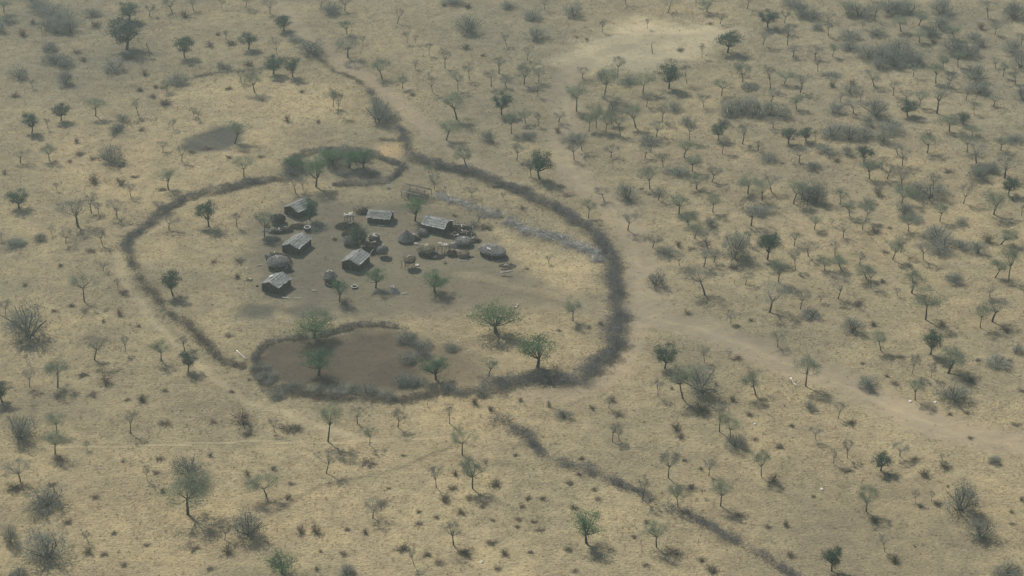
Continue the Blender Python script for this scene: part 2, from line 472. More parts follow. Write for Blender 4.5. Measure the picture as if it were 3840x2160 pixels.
('u',-18.48,563.51,2.91,6.13,'grey twiggy bush, first from left, left of the sandy clearing'),
('u',-0.93,560.12,2.24,3.97,'grey twiggy bush, third from left, left of the sandy clearing'),
('w',-27.36,488.99,0.82,2.18,'low brown bush, first from left, between field track and clearing'),
('b',27.29,480.02,3.99,4.50,'bare grey thorn tree, lower row sixth from left, between field track and clearing'),
('b',12.41,470.49,3.12,4.03,'bare grey thorn tree, lower row fifth from left, between field track and clearing'),
('b',19.81,501.63,3.75,4.16,'bare grey thorn tree, upper row fifth from left, between field track and clearing'),
('u',4.25,459.68,1.67,3.97,'grey twiggy bush, second from left, between field track and clearing'),
('d',76.70,542.23,5.17,4.91,'dense dark green round tree, second from left, around the sandy clearing'),
('d',62.58,521.59,6.25,6.05,'dense dark green round tree, first from left, around the sandy clearing'),
('d',43.57,494.08,7.06,5.24,'dense dark green round tree, first from left, below the sandy clearing'),
('s',64.52,499.24,5.63,3.75,'thin grey-green leafy tree, fourth from left, below the sandy clearing'),
('s',57.66,488.65,5.41,4.92,'thin grey-green leafy tree, third from left, below the sandy clearing'),
('s',76.11,497.39,4.00,4.44,'thin grey-green leafy tree, sixth from left, below the sandy clearing'),
('b',73.57,528.05,5.54,4.37,'bare grey thorn tree, lower row second from left, around the sandy clearing'),
('b',80.65,527.65,5.99,4.66,'bare grey thorn tree, lower row third from left, around the sandy clearing'),
('b',47.89,555.72,4.62,4.56,'bare grey thorn tree, upper row third from left, around the sandy clearing'),
('b',35.31,562.00,4.34,3.99,'bare grey thorn tree, upper row first from left, around the sandy clearing'),
('s',59.64,556.17,3.83,4.56,'thin grey-green leafy tree, the only one around the sandy clearing'),
('b',56.67,560.65,3.53,1.84,'bare grey thorn tree, upper row fourth from left, around the sandy clearing'),
('b',72.25,558.85,5.75,4.28,'bare grey thorn tree, upper row sixth from left, around the sandy clearing'),
('b',62.73,545.66,3.46,3.59,'bare grey thorn tree, upper row fifth from left, around the sandy clearing'),
('b',29.63,502.23,6.24,3.63,'bare grey thorn tree, upper row first from left, below the sandy clearing'),
('s',36.21,490.81,6.01,4.94,'thin grey-green leafy tree, second from left, below the sandy clearing'),
('b',40.46,541.38,3.45,1.78,'bare grey thorn tree, upper row second from left, around the sandy clearing'),
('b',54.74,517.62,4.56,1.86,'bare grey thorn tree, lower row first from left, around the sandy clearing'),
('t',40.76,520.80,3.05,1.73,'dead broken stump, the only one around the sandy clearing'),
('w',48.88,523.23,0.84,2.60,'low brown bush, first from left, around the sandy clearing'),
('b',71.74,493.35,7.05,3.30,'bare grey thorn tree, upper row fifth from left, below the sandy clearing'),
('b',48.83,497.76,5.91,2.77,'bare grey thorn tree, upper row third from left, below the sandy clearing'),
('b',79.58,491.17,5.57,4.66,'bare grey thorn tree, upper row seventh from left, below the sandy clearing'),
('s',76.90,479.12,4.05,3.49,'thin grey-green leafy tree, seventh from left, below the sandy clearing'),
('s',68.95,476.69,3.03,2.01,'thin grey-green leafy tree, fifth from left, below the sandy clearing'),
('u',58.32,475.83,4.43,4.80,'grey twiggy bush, upper row third from left, below the sandy clearing'),
('u',61.97,477.37,4.64,5.34,'grey twiggy bush, upper row fourth from left, below the sandy clearing'),
('u',65.49,475.31,5.15,5.33,'grey twiggy bush, lower row third from left, below the sandy clearing'),
('u',69.24,475.40,4.07,4.53,'grey twiggy bush, lower row fourth from left, below the sandy clearing'),
('u',72.53,473.95,3.57,4.25,'grey twiggy bush, lower row fifth from left, below the sandy clearing'),
('u',65.68,494.31,1.55,4.13,'grey twiggy bush, upper row fifth from left, below the sandy clearing'),
('b',52.02,480.51,3.76,3.23,'bare grey thorn tree, lower row sixth from left, below the sandy clearing'),
('b',39.99,470.22,5.42,3.18,'bare grey thorn tree, lower row fourth from left, below the sandy clearing'),
('s',32.76,466.54,6.66,4.73,'thin grey-green leafy tree, first from left, below the sandy clearing'),
('b',46.27,458.02,6.31,3.37,'bare grey thorn tree, lower row fifth from left, below the sandy clearing'),
('d',53.81,458.34,4.77,3.11,'dense dark green round tree, second from left, below the sandy clearing'),
('b',59.89,455.77,5.87,4.39,'bare grey thorn tree, upper row fourth from left, right of the upper fence'),
('d',76.63,457.37,3.79,3.36,'dense dark green round tree, third from left, below the sandy clearing'),
('d',71.89,455.77,4.48,4.13,'dense dark green round tree, the only one right of the upper fence'),
('u',35.45,456.65,1.45,5.15,'grey twiggy bush, second from left, right of the upper fence'),
('b',28.40,460.94,6.19,3.39,'bare grey thorn tree, lower row first from left, below the sandy clearing'),
('b',86.58,506.77,4.79,1.97,'bare grey thorn tree, lower row seventh from left, around the sandy clearing'),
('b',78.91,457.05,3.37,1.68,'bare grey thorn tree, lower row eighth from left, below the sandy clearing'),
('u',86.26,561.70,2.32,6.12,'grey twiggy bush, first from left, around the sandy clearing'),
('u',88.11,552.61,4.39,5.43,'grey twiggy bush, second from left, around the sandy clearing'),
('u',91.44,550.42,3.65,5.41,'grey twiggy bush, third from left, around the sandy clearing'),
('w',59.58,545.37,0.82,1.79,'low brown bush, second from left, around the sandy clearing'),
('u',43.84,478.93,2.73,3.75,'grey twiggy bush, upper row second from left, below the sandy clearing'),
('b',70.71,484.44,4.05,3.99,'bare grey thorn tree, upper row sixth from left, below the sandy clearing'),
('u',46.58,468.39,2.76,2.87,'grey twiggy bush, lower row first from left, below the sandy clearing'),
('u',32.49,497.85,2.28,4.46,'grey twiggy bush, upper row first from left, below the sandy clearing'),
('b',82.01,535.98,2.93,3.86,'bare grey thorn tree, lower row fourth from left, around the sandy clearing'),
('b',87.00,515.42,4.36,4.11,'bare grey thorn tree, lower row sixth from left, around the sandy clearing'),
('b',37.74,460.29,4.37,4.50,'bare grey thorn tree, lower row third from left, below the sandy clearing'),
('b',81.07,518.10,3.13,4.64,'bare grey thorn tree, lower row fifth from left, around the sandy clearing'),
('b',36.53,481.00,4.17,3.21,'bare grey thorn tree, lower row second from left, below the sandy clearing'),
('b',69.13,466.47,3.21,4.02,'bare grey thorn tree, lower row seventh from left, below the sandy clearing'),
('u',91.16,541.31,1.75,3.50,'grey twiggy bush, fourth from left, around the sandy clearing'),
('u',56.33,468.98,2.19,2.85,'grey twiggy bush, lower row second from left, below the sandy clearing'),
('b',63.65,505.55,3.29,3.48,'bare grey thorn tree, upper row fourth from left, below the sandy clearing'),
('b',82.18,546.52,4.50,3.21,'bare grey thorn tree, upper row seventh from left, around the sandy clearing'),
('b',45.25,506.31,4.31,3.24,'bare grey thorn tree, upper row second from left, below the sandy clearing'),
('u',105.75,552.85,4.60,7.54,'grey twiggy bush, upper row first from left, in the top right corner'),
('b',109.60,548.26,6.62,4.51,'bare grey thorn tree, fourth from left, in the top right corner'),
('u',115.32,555.64,4.28,6.67,'grey twiggy bush, upper row second from left, in the top right corner'),
('u',121.48,556.09,4.13,6.67,'grey twiggy bush, upper row third from left, in the top right corner'),
('u',127.89,542.34,5.44,5.64,'grey twiggy bush, upper row fifth from left, in the top right corner'),
('u',131.57,554.76,4.85,6.66,'grey twiggy bush, upper row sixth from left, in the top right corner'),
('u',124.30,536.15,2.92,4.71,'grey twiggy bush, upper row fourth from left, in the top right corner'),
('b',144.59,550.87,5.70,4.53,'bare grey thorn tree, fifth from left, in the top right corner'),
('u',152.57,551.05,5.18,6.02,'grey twiggy bush, upper row seventh from left, in the top right corner'),
('u',145.32,521.04,4.68,5.74,'grey twiggy bush, middle row seventh from left, in the top right corner'),
('u',144.72,509.92,5.49,5.08,'grey twiggy bush, lower row ninth from left, in the top right corner'),
('u',99.76,533.94,3.10,5.57,'grey twiggy bush, middle row first from left, in the top right corner'),
('u',98.59,524.56,2.63,4.77,'grey twiggy bush, middle row second from left, in the top right corner'),
('u',103.04,518.06,4.04,6.29,'grey twiggy bush, lower row first from left, in the top right corner'),
('u',106.49,514.72,5.48,6.82,'grey twiggy bush, lower row third from left, in the top right corner'),
('u',111.29,517.67,5.29,6.28,'grey twiggy bush, lower row fifth from left, in the top right corner'),
('u',113.73,513.76,4.43,6.24,'grey twiggy bush, lower row sixth from left, in the top right corner'),
('u',116.43,513.12,3.27,4.26,'grey twiggy bush, lower row seventh from left, in the top right corner'),
('u',104.58,510.30,3.71,5.08,'grey twiggy bush, lower row second from left, in the top right corner'),
('u',109.22,510.87,3.23,5.65,'grey twiggy bush, lower row fourth from left, in the top right corner'),
('u',128.07,521.23,4.62,6.32,'grey twiggy bush, middle row fourth from left, in the top right corner'),
('u',131.98,519.30,4.17,5.73,'grey twiggy bush, lower row eighth from left, in the top right corner'),
('w',140.38,541.01,2.43,2.82,'low brown bush, second from left, in the top right corner'),
('s',118.34,497.76,5.62,3.61,'thin grey-green leafy tree, third from left, under the top right thicket'),
('u',129.97,500.45,5.02,6.11,'grey twiggy bush, upper row fifth from left, under the top right thicket'),
('u',128.70,490.66,3.70,6.28,'grey twiggy bush, upper row sixth from left, under the top right thicket'),
('b',124.08,485.44,4.37,2.45,'bare grey thorn tree, upper row fifth from left, under the top right thicket'),
('b',137.51,509.06,3.31,2.83,'bare grey thorn tree, sixth from left, in the top right corner'),
('b',104.88,489.01,4.39,2.73,'bare grey thorn tree, upper row second from left, under the top right thicket'),
('d',106.15,474.29,4.31,4.80,'dense dark green round tree, first from left, under the top right thicket'),
('d',119.66,468.74,3.48,3.17,'dense dark green round tree, second from left, under the top right thicket'),
('s',115.24,463.89,4.25,4.71,'thin grey-green leafy tree, fourth from left, under the top right thicket'),
('b',114.35,476.01,8.45,6.42,'bare grey thorn tree, lower row fourth from left, under the top right thicket'),
('u',97.45,474.46,5.74,5.85,'grey twiggy bush, upper row fourth from left, under the top right thicket'),
('u',87.09,476.69,3.58,4.27,'grey twiggy bush, upper row second from left, under the top right thicket'),
('b',89.68,484.37,2.77,2.03,'bare grey thorn tree, lower row first from left, under the top right thicket'),
('w',89.04,495.46,1.66,2.48,'low brown bush, first from left, under the top right thicket'),
('u',90.20,503.09,1.06,5.02,'grey twiggy bush, upper row first from left, under the top right thicket'),
('w',94.92,496.80,1.72,2.77,'low brown bush, second from left, under the top right thicket'),
('u',83.67,460.65,4.00,5.19,'grey twiggy bush, lower row first from left, under the top right thicket'),
('u',88.10,459.03,4.12,5.18,'grey twiggy bush, lower row second from left, under the top right thicket'),
('u',92.18,460.16,3.42,4.67,'grey twiggy bush, lower row third from left, under the top right thicket'),
('u',99.96,464.41,3.57,5.75,'grey twiggy bush, lower row sixth from left, under the top right thicket'),
('u',96.63,457.33,4.02,3.87,'grey twiggy bush, lower row fifth from left, under the top right thicket'),
('w',109.04,461.40,1.38,2.47,'low brown bush, third from left, under the top right thicket'),
('s',92.41,518.41,4.26,2.87,'thin grey-green leafy tree, first from left, in the top right corner'),
('b',124.30,475.66,4.31,2.67,'bare grey thorn tree, lower row fifth from left, under the top right thicket'),
('u',139.57,486.92,4.27,3.53,'grey twiggy bush, upper row seventh from left, under the top right thicket'),
('w',123.91,529.67,1.43,3.79,'low brown bush, first from left, in the top right corner'),
('b',104.88,541.38,2.82,2.38,'bare grey thorn tree, third from left, in the top right corner'),
('s',127.07,510.21,4.78,3.37,'thin grey-green leafy tree, eighth from left, in the top right corner'),
('b',95.21,484.52,3.99,3.45,'bare grey thorn tree, lower row third from left, under the top right thicket'),
('u',136.23,532.49,2.94,4.13,'grey twiggy bush, middle row fifth from left, in the top right corner'),
('s',110.67,481.14,4.60,3.56,'thin grey-green leafy tree, second from left, under the top right thicket'),
('b',100.72,495.69,4.46,4.89,'bare grey thorn tree, upper row first from left, under the top right thicket'),
('b',121.53,495.25,4.51,3.12,'bare grey thorn tree, upper row fourth from left, under the top right thicket'),
('b',93.77,535.15,4.87,3.39,'bare grey thorn tree, second from left, in the top right corner'),
('u',131.12,457.76,1.58,4.24,'grey twiggy bush, lower row seventh from left, under the top right thicket'),
('s',138.19,502.83,4.68,2.77,'thin grey-green leafy tree, sixth from left, under the top right thicket'),
('s',112.86,502.75,4.47,3.38,'thin grey-green leafy tree, first from left, under the top right thicket'),
('u',94.78,467.86,3.05,3.08,'grey twiggy bush, lower row fourth from left, under the top right thicket'),
('s',122.45,508.22,4.44,3.05,'thin grey-green leafy tree, sixth from left, in the top right corner'),
('u',136.88,526.69,2.51,3.86,'grey twiggy bush, middle row sixth from left, in the top right corner'),
('s',119.80,529.94,3.86,3.68,'thin grey-green leafy tree, fifth from left, in the top right corner'),
('s',140.53,497.61,3.53,2.94,'thin grey-green leafy tree, seventh from left, under the top right thicket'),
('s',116.04,539.26,4.74,4.68,'thin grey-green leafy tree, third from left, in the top right corner'),
('s',122.18,544.03,4.33,4.69,'thin grey-green leafy tree, fourth from left, in the top right corner'),
('b',107.88,484.80,3.58,4.45,'bare grey thorn tree, upper row third from left, under the top right thicket'),
('b',91.99,476.49,4.15,4.95,'bare grey thorn tree, lower row second from left, under the top right thicket'),
('u',108.30,535.79,2.53,4.35,'grey twiggy bush, middle row third from left, in the top right corner'),
('s',120.41,460.35,3.05,4.55,'thin grey-green leafy tree, fifth from left, under the top right thicket'),
('s',143.52,536.74,3.61,2.95,'thin grey-green leafy tree, ninth from left, in the top right corner'),
('b',149.05,527.24,4.06,3.52,'bare grey thorn tree, seventh from left, in the top right corner'),
('u',93.15,490.82,2.81,4.10,'grey twiggy bush, upper row third from left, under the top right thicket'),
('b',95.35,546.78,3.41,3.84,'bare grey thorn tree, first from left, in the top right corner'),
('s',102.31,554.57,3.88,4.10,'thin grey-green leafy tree, second from left, in the top right corner'),
('b',130.77,481.42,3.19,3.99,'bare grey thorn tree, lower row sixth from left, under the top right thicket'),
('s',130.92,533.73,4.03,4.67,'thin grey-green leafy tree, seventh from left, in the top right corner'),
('d',-119.32,417.33,4.51,4.81,'dense dark green round tree, the only one left of the garden hedge'),
('u',-102.32,444.52,4.56,4.79,'grey twiggy bush, the only one left of the garden hedge'),
('s',-84.68,427.82,5.25,4.54,'thin grey-green leafy tree, second from left, left of the garden hedge'),
('b',-102.95,407.25,7.04,7.07,"bare grey thorn tree, fourth from left, outside the fence's left bend"),
('b',-101.23,414.57,4.62,3.59,'bare grey thorn tree, third from left, left of the garden hedge'),
('b',-99.46,414.29,2.91,2.51,'bare grey thorn tree, fourth from left, left of the garden hedge'),
('b',-94.57,412.10,4.47,4.76,"bare grey thorn tree, seventh from left, outside the fence's left bend"),
('b',-93.46,424.09,3.35,3.17,'bare grey thorn tree, fifth from left, left of the garden hedge'),
('w',-104.22,432.22,2.36,3.21,'low brown bush, lower row second from left, left of the garden hedge'),
('w',-97.14,430.72,2.00,2.71,'low brown bush, lower row third from left, left of the garden hedge'),
('s',-117.81,445.14,4.41,4.05,'thin grey-green leafy tree, first from left, left of the garden hedge'),
('b',-125.00,443.91,3.58,3.79,'bare grey thorn tree, first from left, left of the garden hedge'),
('b',-95.22,397.28,4.38,2.89,"bare grey thorn tree, fifth from left, outside the fence's left bend"),
('b',-108.23,402.48,2.34,1.52,"bare grey thorn tree, second from left, outside the fence's left bend"),
('b',-104.10,398.31,3.87,2.78,"bare grey thorn tree, third from left, outside the fence's left bend"),
('b',-84.04,444.52,4.96,3.29,'bare grey thorn tree, eighth from left, left of the garden hedge'),
('b',-89.85,450.74,2.78,2.81,'bare grey thorn tree, seventh from left, left of the garden hedge'),
('b',-81.12,405.38,3.78,3.76,"bare grey thorn tree, eighth from left, outside the fence's left bend"),
('b',-85.49,414.84,3.18,2.63,'bare grey thorn tree, sixth from left, left of the garden hedge'),
('d',-75.04,372.59,6.07,3.63,'dense dark green round tree, the only one at the left edge below middle'),
('s',-94.07,369.82,7.76,5.25,'thin grey-green leafy tree, the only one at the left edge below middle'),
('b',-87.76,375.40,2.62,1.66,'bare grey thorn tree, third from left, at the left edge below middle'),
('w',-127.44,437.46,1.42,1.62,'low brown bush, lower row first from left, left of the garden hedge'),
('w',-112.62,444.39,0.82,1.89,'low brown bush, upper row first from left, left of the garden hedge'),
('w',-107.19,446.36,0.77,2.28,'low brown bush, upper row third from left, left of the garden hedge'),
('w',-111.08,449.22,0.75,3.06,'low brown bush, upper row second from left, left of the garden hedge'),
('w',-97.30,394.06,0.79,2.98,"low brown bush, third from left, outside the fence's left bend"),
('w',-98.88,441.68,0.67,3.52,'low brown bush, upper row fourth from left, left of the garden hedge'),
('u',-115.64,396.71,1.10,4.61,"grey twiggy bush, first from left, outside the fence's left bend"),
('u',-110.25,399.72,1.50,2.78,"grey twiggy bush, second from left, outside the fence's left bend"),
('b',-92.64,384.26,2.53,1.91,"bare grey thorn tree, sixth from left, outside the fence's left bend"),
('b',-112.15,427.24,2.16,1.59,'bare grey thorn tree, second from left, left of the garden hedge'),
('b',-119.17,399.35,2.33,1.28,"bare grey thorn tree, first from left, outside the fence's left bend"),
('w',-102.89,386.80,0.66,1.81,"low brown bush, second from left, outside the fence's left bend"),
('w',-108.87,377.14,0.65,1.77,"low brown bush, first from left, outside the fence's left bend"),
('w',-82.42,450.47,0.63,3.06,'low brown bush, upper row fifth from left, left of the garden hedge'),
('w',-78.96,453.07,0.72,3.33,'low brown bush, first from left, in and around the garden hedge'),
('w',-86.18,427.82,0.35,2.69,'low brown bush, lower row fifth from left, left of the garden hedge'),
('w',-94.35,435.27,0.35,2.24,'low brown bush, lower row fourth from left, left of the garden hedge'),
('d',-71.96,407.25,6.39,4.48,'dense dark green round tree, first from left, among the left-hand huts'),
('g',-48.51,429.56,8.33,4.92,'feathery bright green tree, second from left, in and around the garden hedge'),
('b',-53.21,426.09,4.30,3.67,'bare grey thorn tree, first from left, in and around the garden hedge'),
('b',-51.54,427.82,3.50,2.94,'bare grey thorn tree, second from left, in and around the garden hedge'),
('s',-67.08,435.45,5.17,4.60,'thin grey-green leafy tree, the only one in and around the garden hedge'),
('g',-41.14,441.16,4.25,4.53,'feathery bright green tree, fourth from left, in and around the garden hedge'),
('g',-37.41,439.95,5.61,4.77,'feathery bright green tree, fifth from left, in and around the garden hedge'),
('g',-45.39,442.38,3.99,5.29,'feathery bright green tree, third from left, in and around the garden hedge'),
('g',-54.88,439.04,3.83,4.26,'feathery bright green tree, first from left, in and around the garden hedge'),
('s',-58.15,401.95,6.21,3.97,'thin grey-green leafy tree, the only one among the left-hand huts'),
('b',-65.21,406.98,4.05,2.47,'bare grey thorn tree, the only one among the left-hand huts'),
('d',-48.35,410.74,5.64,3.44,'dense dark green round tree, second from left, among the left-hand huts'),
('d',-35.84,396.77,5.14,4.27,'dense dark green round tree, third from left, among the left-hand huts'),
('w',-36.23,415.32,1.74,4.06,'low brown bush, fourth from left, in and around the garden hedge'),
('g',-30.38,376.15,4.72,3.77,'feathery bright green tree, the only one among the left-hand huts'),
('w',-62.38,388.96,0.81,3.18,'low brown bush, third from left, among the left-hand huts'),
('w',-61.84,381.20,1.00,1.79,'low brown bush, second from left, among the left-hand huts'),
('u',-42.16,436.26,1.41,3.48,'grey twiggy bush, fifth from left, in and around the garden hedge'),
('w',-68.26,388.78,0.55,1.82,'low brown bush, first from left, among the left-hand huts'),
('u',-56.48,399.28,1.58,3.01,'grey twiggy bush, first from left, among the left-hand huts'),
('w',-72.23,447.11,0.47,2.28,'low brown bush, second from left, in and around the garden hedge'),
('w',-64.42,447.73,0.47,2.29,'low brown bush, third from left, in and around the garden hedge'),
('u',-46.14,405.71,0.93,3.52,'grey twiggy bush added for a shadow, second from left, among the left-hand huts'),  # added bush standing in for a stray shadow by the rear left hut
('u',-53.94,441.86,1.86,5.02,'grey twiggy bush, second from left, in and around the garden hedge'),
('u',-46.67,445.15,2.79,5.80,'grey twiggy bush, third from left, in and around the garden hedge'),
('u',-43.53,447.15,2.49,5.32,'grey twiggy bush, fourth from left, in and around the garden hedge'),
('u',-39.36,445.77,2.54,5.81,'grey twiggy bush, sixth from left, in and around the garden hedge'),
('u',-55.66,436.50,2.07,4.23,'grey twiggy bush, first from left, in and around the garden hedge'),
('u',-36.21,436.64,1.76,3.73,'grey twiggy bush, seventh from left, in and around the garden hedge'),
('g',-23.14,410.20,6.16,4.51,'feathery bright green tree, the only one among the right-hand huts'),
('s',-11.44,440.86,5.48,4.77,'thin grey-green leafy tree, the only one along the fence behind the huts'),
('d',6.93,433.96,7.31,5.33,'dense dark green round tree, the only one along the fence behind the huts'),
('b',4.76,435.45,4.35,3.73,'bare grey thorn tree, upper row second from left, along the fence behind the huts'),
('b',1.20,445.45,5.10,3.17,'bare grey thorn tree, upper row first from left, along the fence behind the huts'),
('b',15.83,445.76,5.24,3.17,'bare grey thorn tree, upper row third from left, along the fence behind the huts'),
('b',-20.50,434.56,3.94,2.24,'bare grey thorn tree, lower row first from left, along the fence behind the huts'),
('b',-19.15,428.11,3.91,2.94,'bare grey thorn tree, lower row second from left, along the fence behind the huts'),
('b',-9.74,423.23,3.21,2.67,'bare grey thorn tree, lower row third from left, along the fence behind the huts'),
('b',-2.00,422.67,1.88,1.09,'bare grey thorn tree, lower row fifth from left, along the fence behind the huts'),
('b',-8.07,409.66,3.54,3.55,'bare grey thorn tree, first from left, among the right-hand huts'),
('b',22.51,420.97,3.73,3.63,'bare grey thorn tree, lower row sixth from left, along the fence behind the huts'),
('s',18.31,411.83,5.39,3.57,'thin grey-green leafy tree, the only one among the right-hand huts'),
('b',-3.35,413.20,1.85,1.31,'bare grey thorn tree, lower row fourth from left, along the fence behind the huts'),
('u',-9.21,407.20,1.59,3.18,'grey twiggy bush, the only one among the right-hand huts'),
('w',-6.13,406.06,1.02,3.29,'low brown bush, second from left, among the right-hand huts'),
('w',-13.73,412.95,0.60,1.79,'low brown bush, first from left, among the right-hand huts'),
('w',2.63,417.08,0.48,2.16,'low brown bush, first from left, along the fence behind the huts'),
('b',8.28,388.20,2.04,1.59,'bare grey thorn tree, second from left, among the right-hand huts'),
('g',-17.04,374.04,4.83,5.18,'feathery bright green tree, first from left, between cattle pen and gate'),
('w',13.52,424.53,0.35,3.16,'low brown bush, second from left, along the fence behind the huts'),
('w',3.38,385.43,0.38,1.35,'low brown bush, third from left, among the right-hand huts'),
('b',18.05,451.75,4.87,4.31,'bare grey thorn tree, upper row fourth from left, along the fence behind the huts'),
('b',25.27,447.12,3.38,3.66,'bare grey thorn tree, upper row fifth from left, along the fence behind the huts'),
('s',44.09,446.99,4.97,4.57,'thin grey-green leafy tree, third from left, right of the upper fence'),
('s',45.44,438.74,4.51,3.75,'thin grey-green leafy tree, fourth from left, right of the upper fence'),
('b',35.55,450.43,4.03,3.07,'bare grey thorn tree, upper row second from left, right of the upper fence'),
('b',34.06,446.99,3.32,3.05,'bare grey thorn tree, upper row first from left, right of the upper fence'),
('b',38.22,441.16,4.25,3.02,'bare grey thorn tree, lower row second from left, right of the upper fence'),
('s',34.02,428.40,5.92,4.17,'thin grey-green leafy tree, first from left, right of the upper fence'),
('u',28.08,422.57,4.95,4.12,'grey twiggy bush, first from left, right of the upper fence'),
('b',49.74,432.49,4.34,3.96,'bare grey thorn tree, lower row third from left, right of the upper fence'),
('s',48.42,414.84,5.02,3.83,'thin grey-green leafy tree, sixth from left, right of the upper fence'),
('s',40.15,414.02,4.88,4.54,'thin grey-green leafy tree, second from left, right of the upper fence'),
('s',41.89,407.51,3.53,4.72,'thin grey-green leafy tree, first from left, right of the fence beside the huts'),
('b',27.37,405.12,5.47,4.34,'bare grey thorn tree, upper row first from left, right of the fence beside the huts'),
('b',32.65,396.00,3.99,3.46,'bare grey thorn tree, upper row second from left, right of the fence beside the huts'),
('b',56.79,407.78,5.23,4.96,'bare grey thorn tree, upper row fourth from left, right of the fence beside the huts'),
('b',55.71,416.50,3.18,1.56,'bare grey thorn tree, lower row fourth from left, right of the upper fence'),
('s',68.47,419.56,6.77,4.35,'thin grey-green leafy tree, ninth from left, right of the upper fence'),
('u',71.83,421.62,5.84,5.56,'grey twiggy bush, sixth from left, right of the upper fence'),
('u',74.15,420.96,5.64,4.35,'grey twiggy bush, eighth from left, right of the upper fence'),
('u',51.08,390.86,6.94,5.23,'grey twiggy bush, fourth from left, right of the fence beside the huts'),
('b',49.79,386.47,3.43,1.58,'bare grey thorn tree, lower row fourth from left, right of the fence beside the huts'),
('s',55.22,397.80,4.64,2.55,'thin grey-green leafy tree, fourth from left, right of the fence beside the huts'),
('d',58.58,389.94,6.74,4.56,'dense dark green round tree, the only one right of the fence beside the huts'),
('s',59.73,378.95,5.51,3.90,'thin grey-green leafy tree, fifth from left, right of the fence beside the huts'),
('b',65.69,397.28,3.61,2.89,'bare grey thorn tree, upper row fifth from left, right of the fence beside the huts'),
('b',64.31,384.99,5.18,2.59,'bare grey thorn tree, lower row sixth from left, right of the fence beside the huts'),
('b',43.66,386.22,5.07,3.84,'bare grey thorn tree, lower row second from left, right of the fence beside the huts'),
('u',32.23,377.29,4.03,3.54,'grey twiggy bush, first from left, right of the fence beside the huts'),
('b',42.69,372.82,6.94,6.60,'bare grey thorn tree, first from left, beside the track outside the gate'),
('b',52.25,377.76,2.88,2.67,'bare grey thorn tree, lower row fifth from left, right of the fence beside the huts'),
('t',49.83,378.00,1.51,0.67,'dead broken stump, the only one right of the fence beside the huts'),
('w',31.93,428.18,0.35,1.47,'low brown bush, first from left, right of the upper fence'),
('w',68.70,443.47,0.43,1.51,'low brown bush, second from left, right of the upper fence'),
('w',38.60,396.77,1.53,1.62,'low brown bush, first from left, right of the fence beside the huts'),
('w',41.74,395.54,0.35,2.53,'low brown bush, second from left, right of the fence beside the huts'),
('w',50.18,385.62,0.35,2.71,'low brown bush, third from left, right of the fence beside the huts'),
('s',60.96,421.65,5.17,3.59,'thin grey-green leafy tree, eighth from left, right of the upper fence'),
('b',35.77,421.99,3.77,3.18,'bare grey thorn tree, lower row first from left, right of the upper fence'),
('b',63.89,426.44,4.49,4.45,'bare grey thorn tree, lower row fifth from left, right of the upper fence'),
('s',45.57,428.23,3.56,4.81,'thin grey-green leafy tree, fifth from left, right of the upper fence'),
('s',71.56,405.75,3.71,2.96,'thin grey-green leafy tree, sixth from left, right of the fence beside the huts'),
('u',35.74,392.36,1.76,4.61,'grey twiggy bush, second from left, right of the fence beside the huts'),
('u',60.19,414.82,1.91,4.91,'grey twiggy bush, fourth from left, right of the upper fence'),
('s',57.89,425.29,4.27,5.03,'thin grey-green leafy tree, seventh from left, right of the upper fence'),
('b',54.00,449.61,4.72,2.96,'bare grey thorn tree, upper row third from left, right of the upper fence'),
('b',45.42,395.18,4.90,4.61,'bare grey thorn tree, upper row third from left, right of the fence beside the huts'),
('b',73.00,444.22,4.33,4.22,'bare grey thorn tree, lower row sixth from left, right of the upper fence'),
('b',46.25,388.74,3.41,2.98,'bare grey thorn tree, lower row third from left, right of the fence beside the huts'),
('s',52.05,393.61,5.15,3.12,'thin grey-green leafy tree, third from left, right of the fence beside the huts'),
('u',76.06,440.16,2.13,3.13,'grey twiggy bush, seventh from left, right of the upper fence'),
('u',65.39,445.21,1.57,4.45,'grey twiggy bush, fifth from left, right of the upper fence'),
('u',59.86,398.53,2.23,3.72,'grey twiggy bush, fifth from left, right of the fence beside the huts'),
('b',68.16,391.69,4.40,3.93,'bare grey thorn tree, upper row sixth from left, right of the fence beside the huts'),
('u',41.58,436.98,2.02,4.78,'grey twiggy bush, third from left, right of the upper fence'),
('s',42.80,400.70,4.25,3.40,'thin grey-green leafy tree, second from left, right of the fence beside the huts'),
('u',47.09,407.29,2.44,3.13,'grey twiggy bush, third from left, right of the fence beside the huts'),
('b',38.16,387.06,4.11,2.79,'bare grey thorn tree, lower row first from left, right of the fence beside the huts'),
('b',63.42,451.37,3.06,3.02,'bare grey thorn tree, upper row fifth from left, right of the upper fence'),
('d',89.53,444.22,4.27,4.17,'dense dark green round tree, first from left, at the right edge above middle'),
('b',99.08,448.86,3.61,3.06,'bare grey thorn tree, upper row second from left, at the right edge above middle'),
('b',96.31,427.82,6.18,4.17,'bare grey thorn tree, lower row second from left, at the right edge above middle'),
('u',102.27,423.27,4.66,6.30,'grey twiggy bush, fifth from left, at the right edge above middle'),
('u',98.77,424.27,3.50,4.13,'grey twiggy bush, fourth from left, at the right edge above middle'),
('w',89.88,425.10,2.40,3.17,'low brown bush, third from left, at the right edge above middle'),
('s',81.02,412.38,4.35,3.22,'thin grey-green leafy tree, upper row first from left, at the right edge at mid-height'),
('u',94.11,413.40,3.79,3.22,'grey twiggy bush, first from left, at the right edge at mid-height'),
('b',117.90,443.30,5.50,6.31,'bare grey thorn tree, upper row fourth from left, at the right edge above middle'),
('u',116.82,435.55,3.71,4.96,'grey twiggy bush, sixth from left, at the right edge above middle'),
('b',123.10,434.56,5.83,5.71,'bare grey thorn tree, upper row fifth from left, at the right edge above middle'),
('d',121.89,424.95,4.29,3.66,'dense dark green round tree, second from left, at the right edge above middle'),
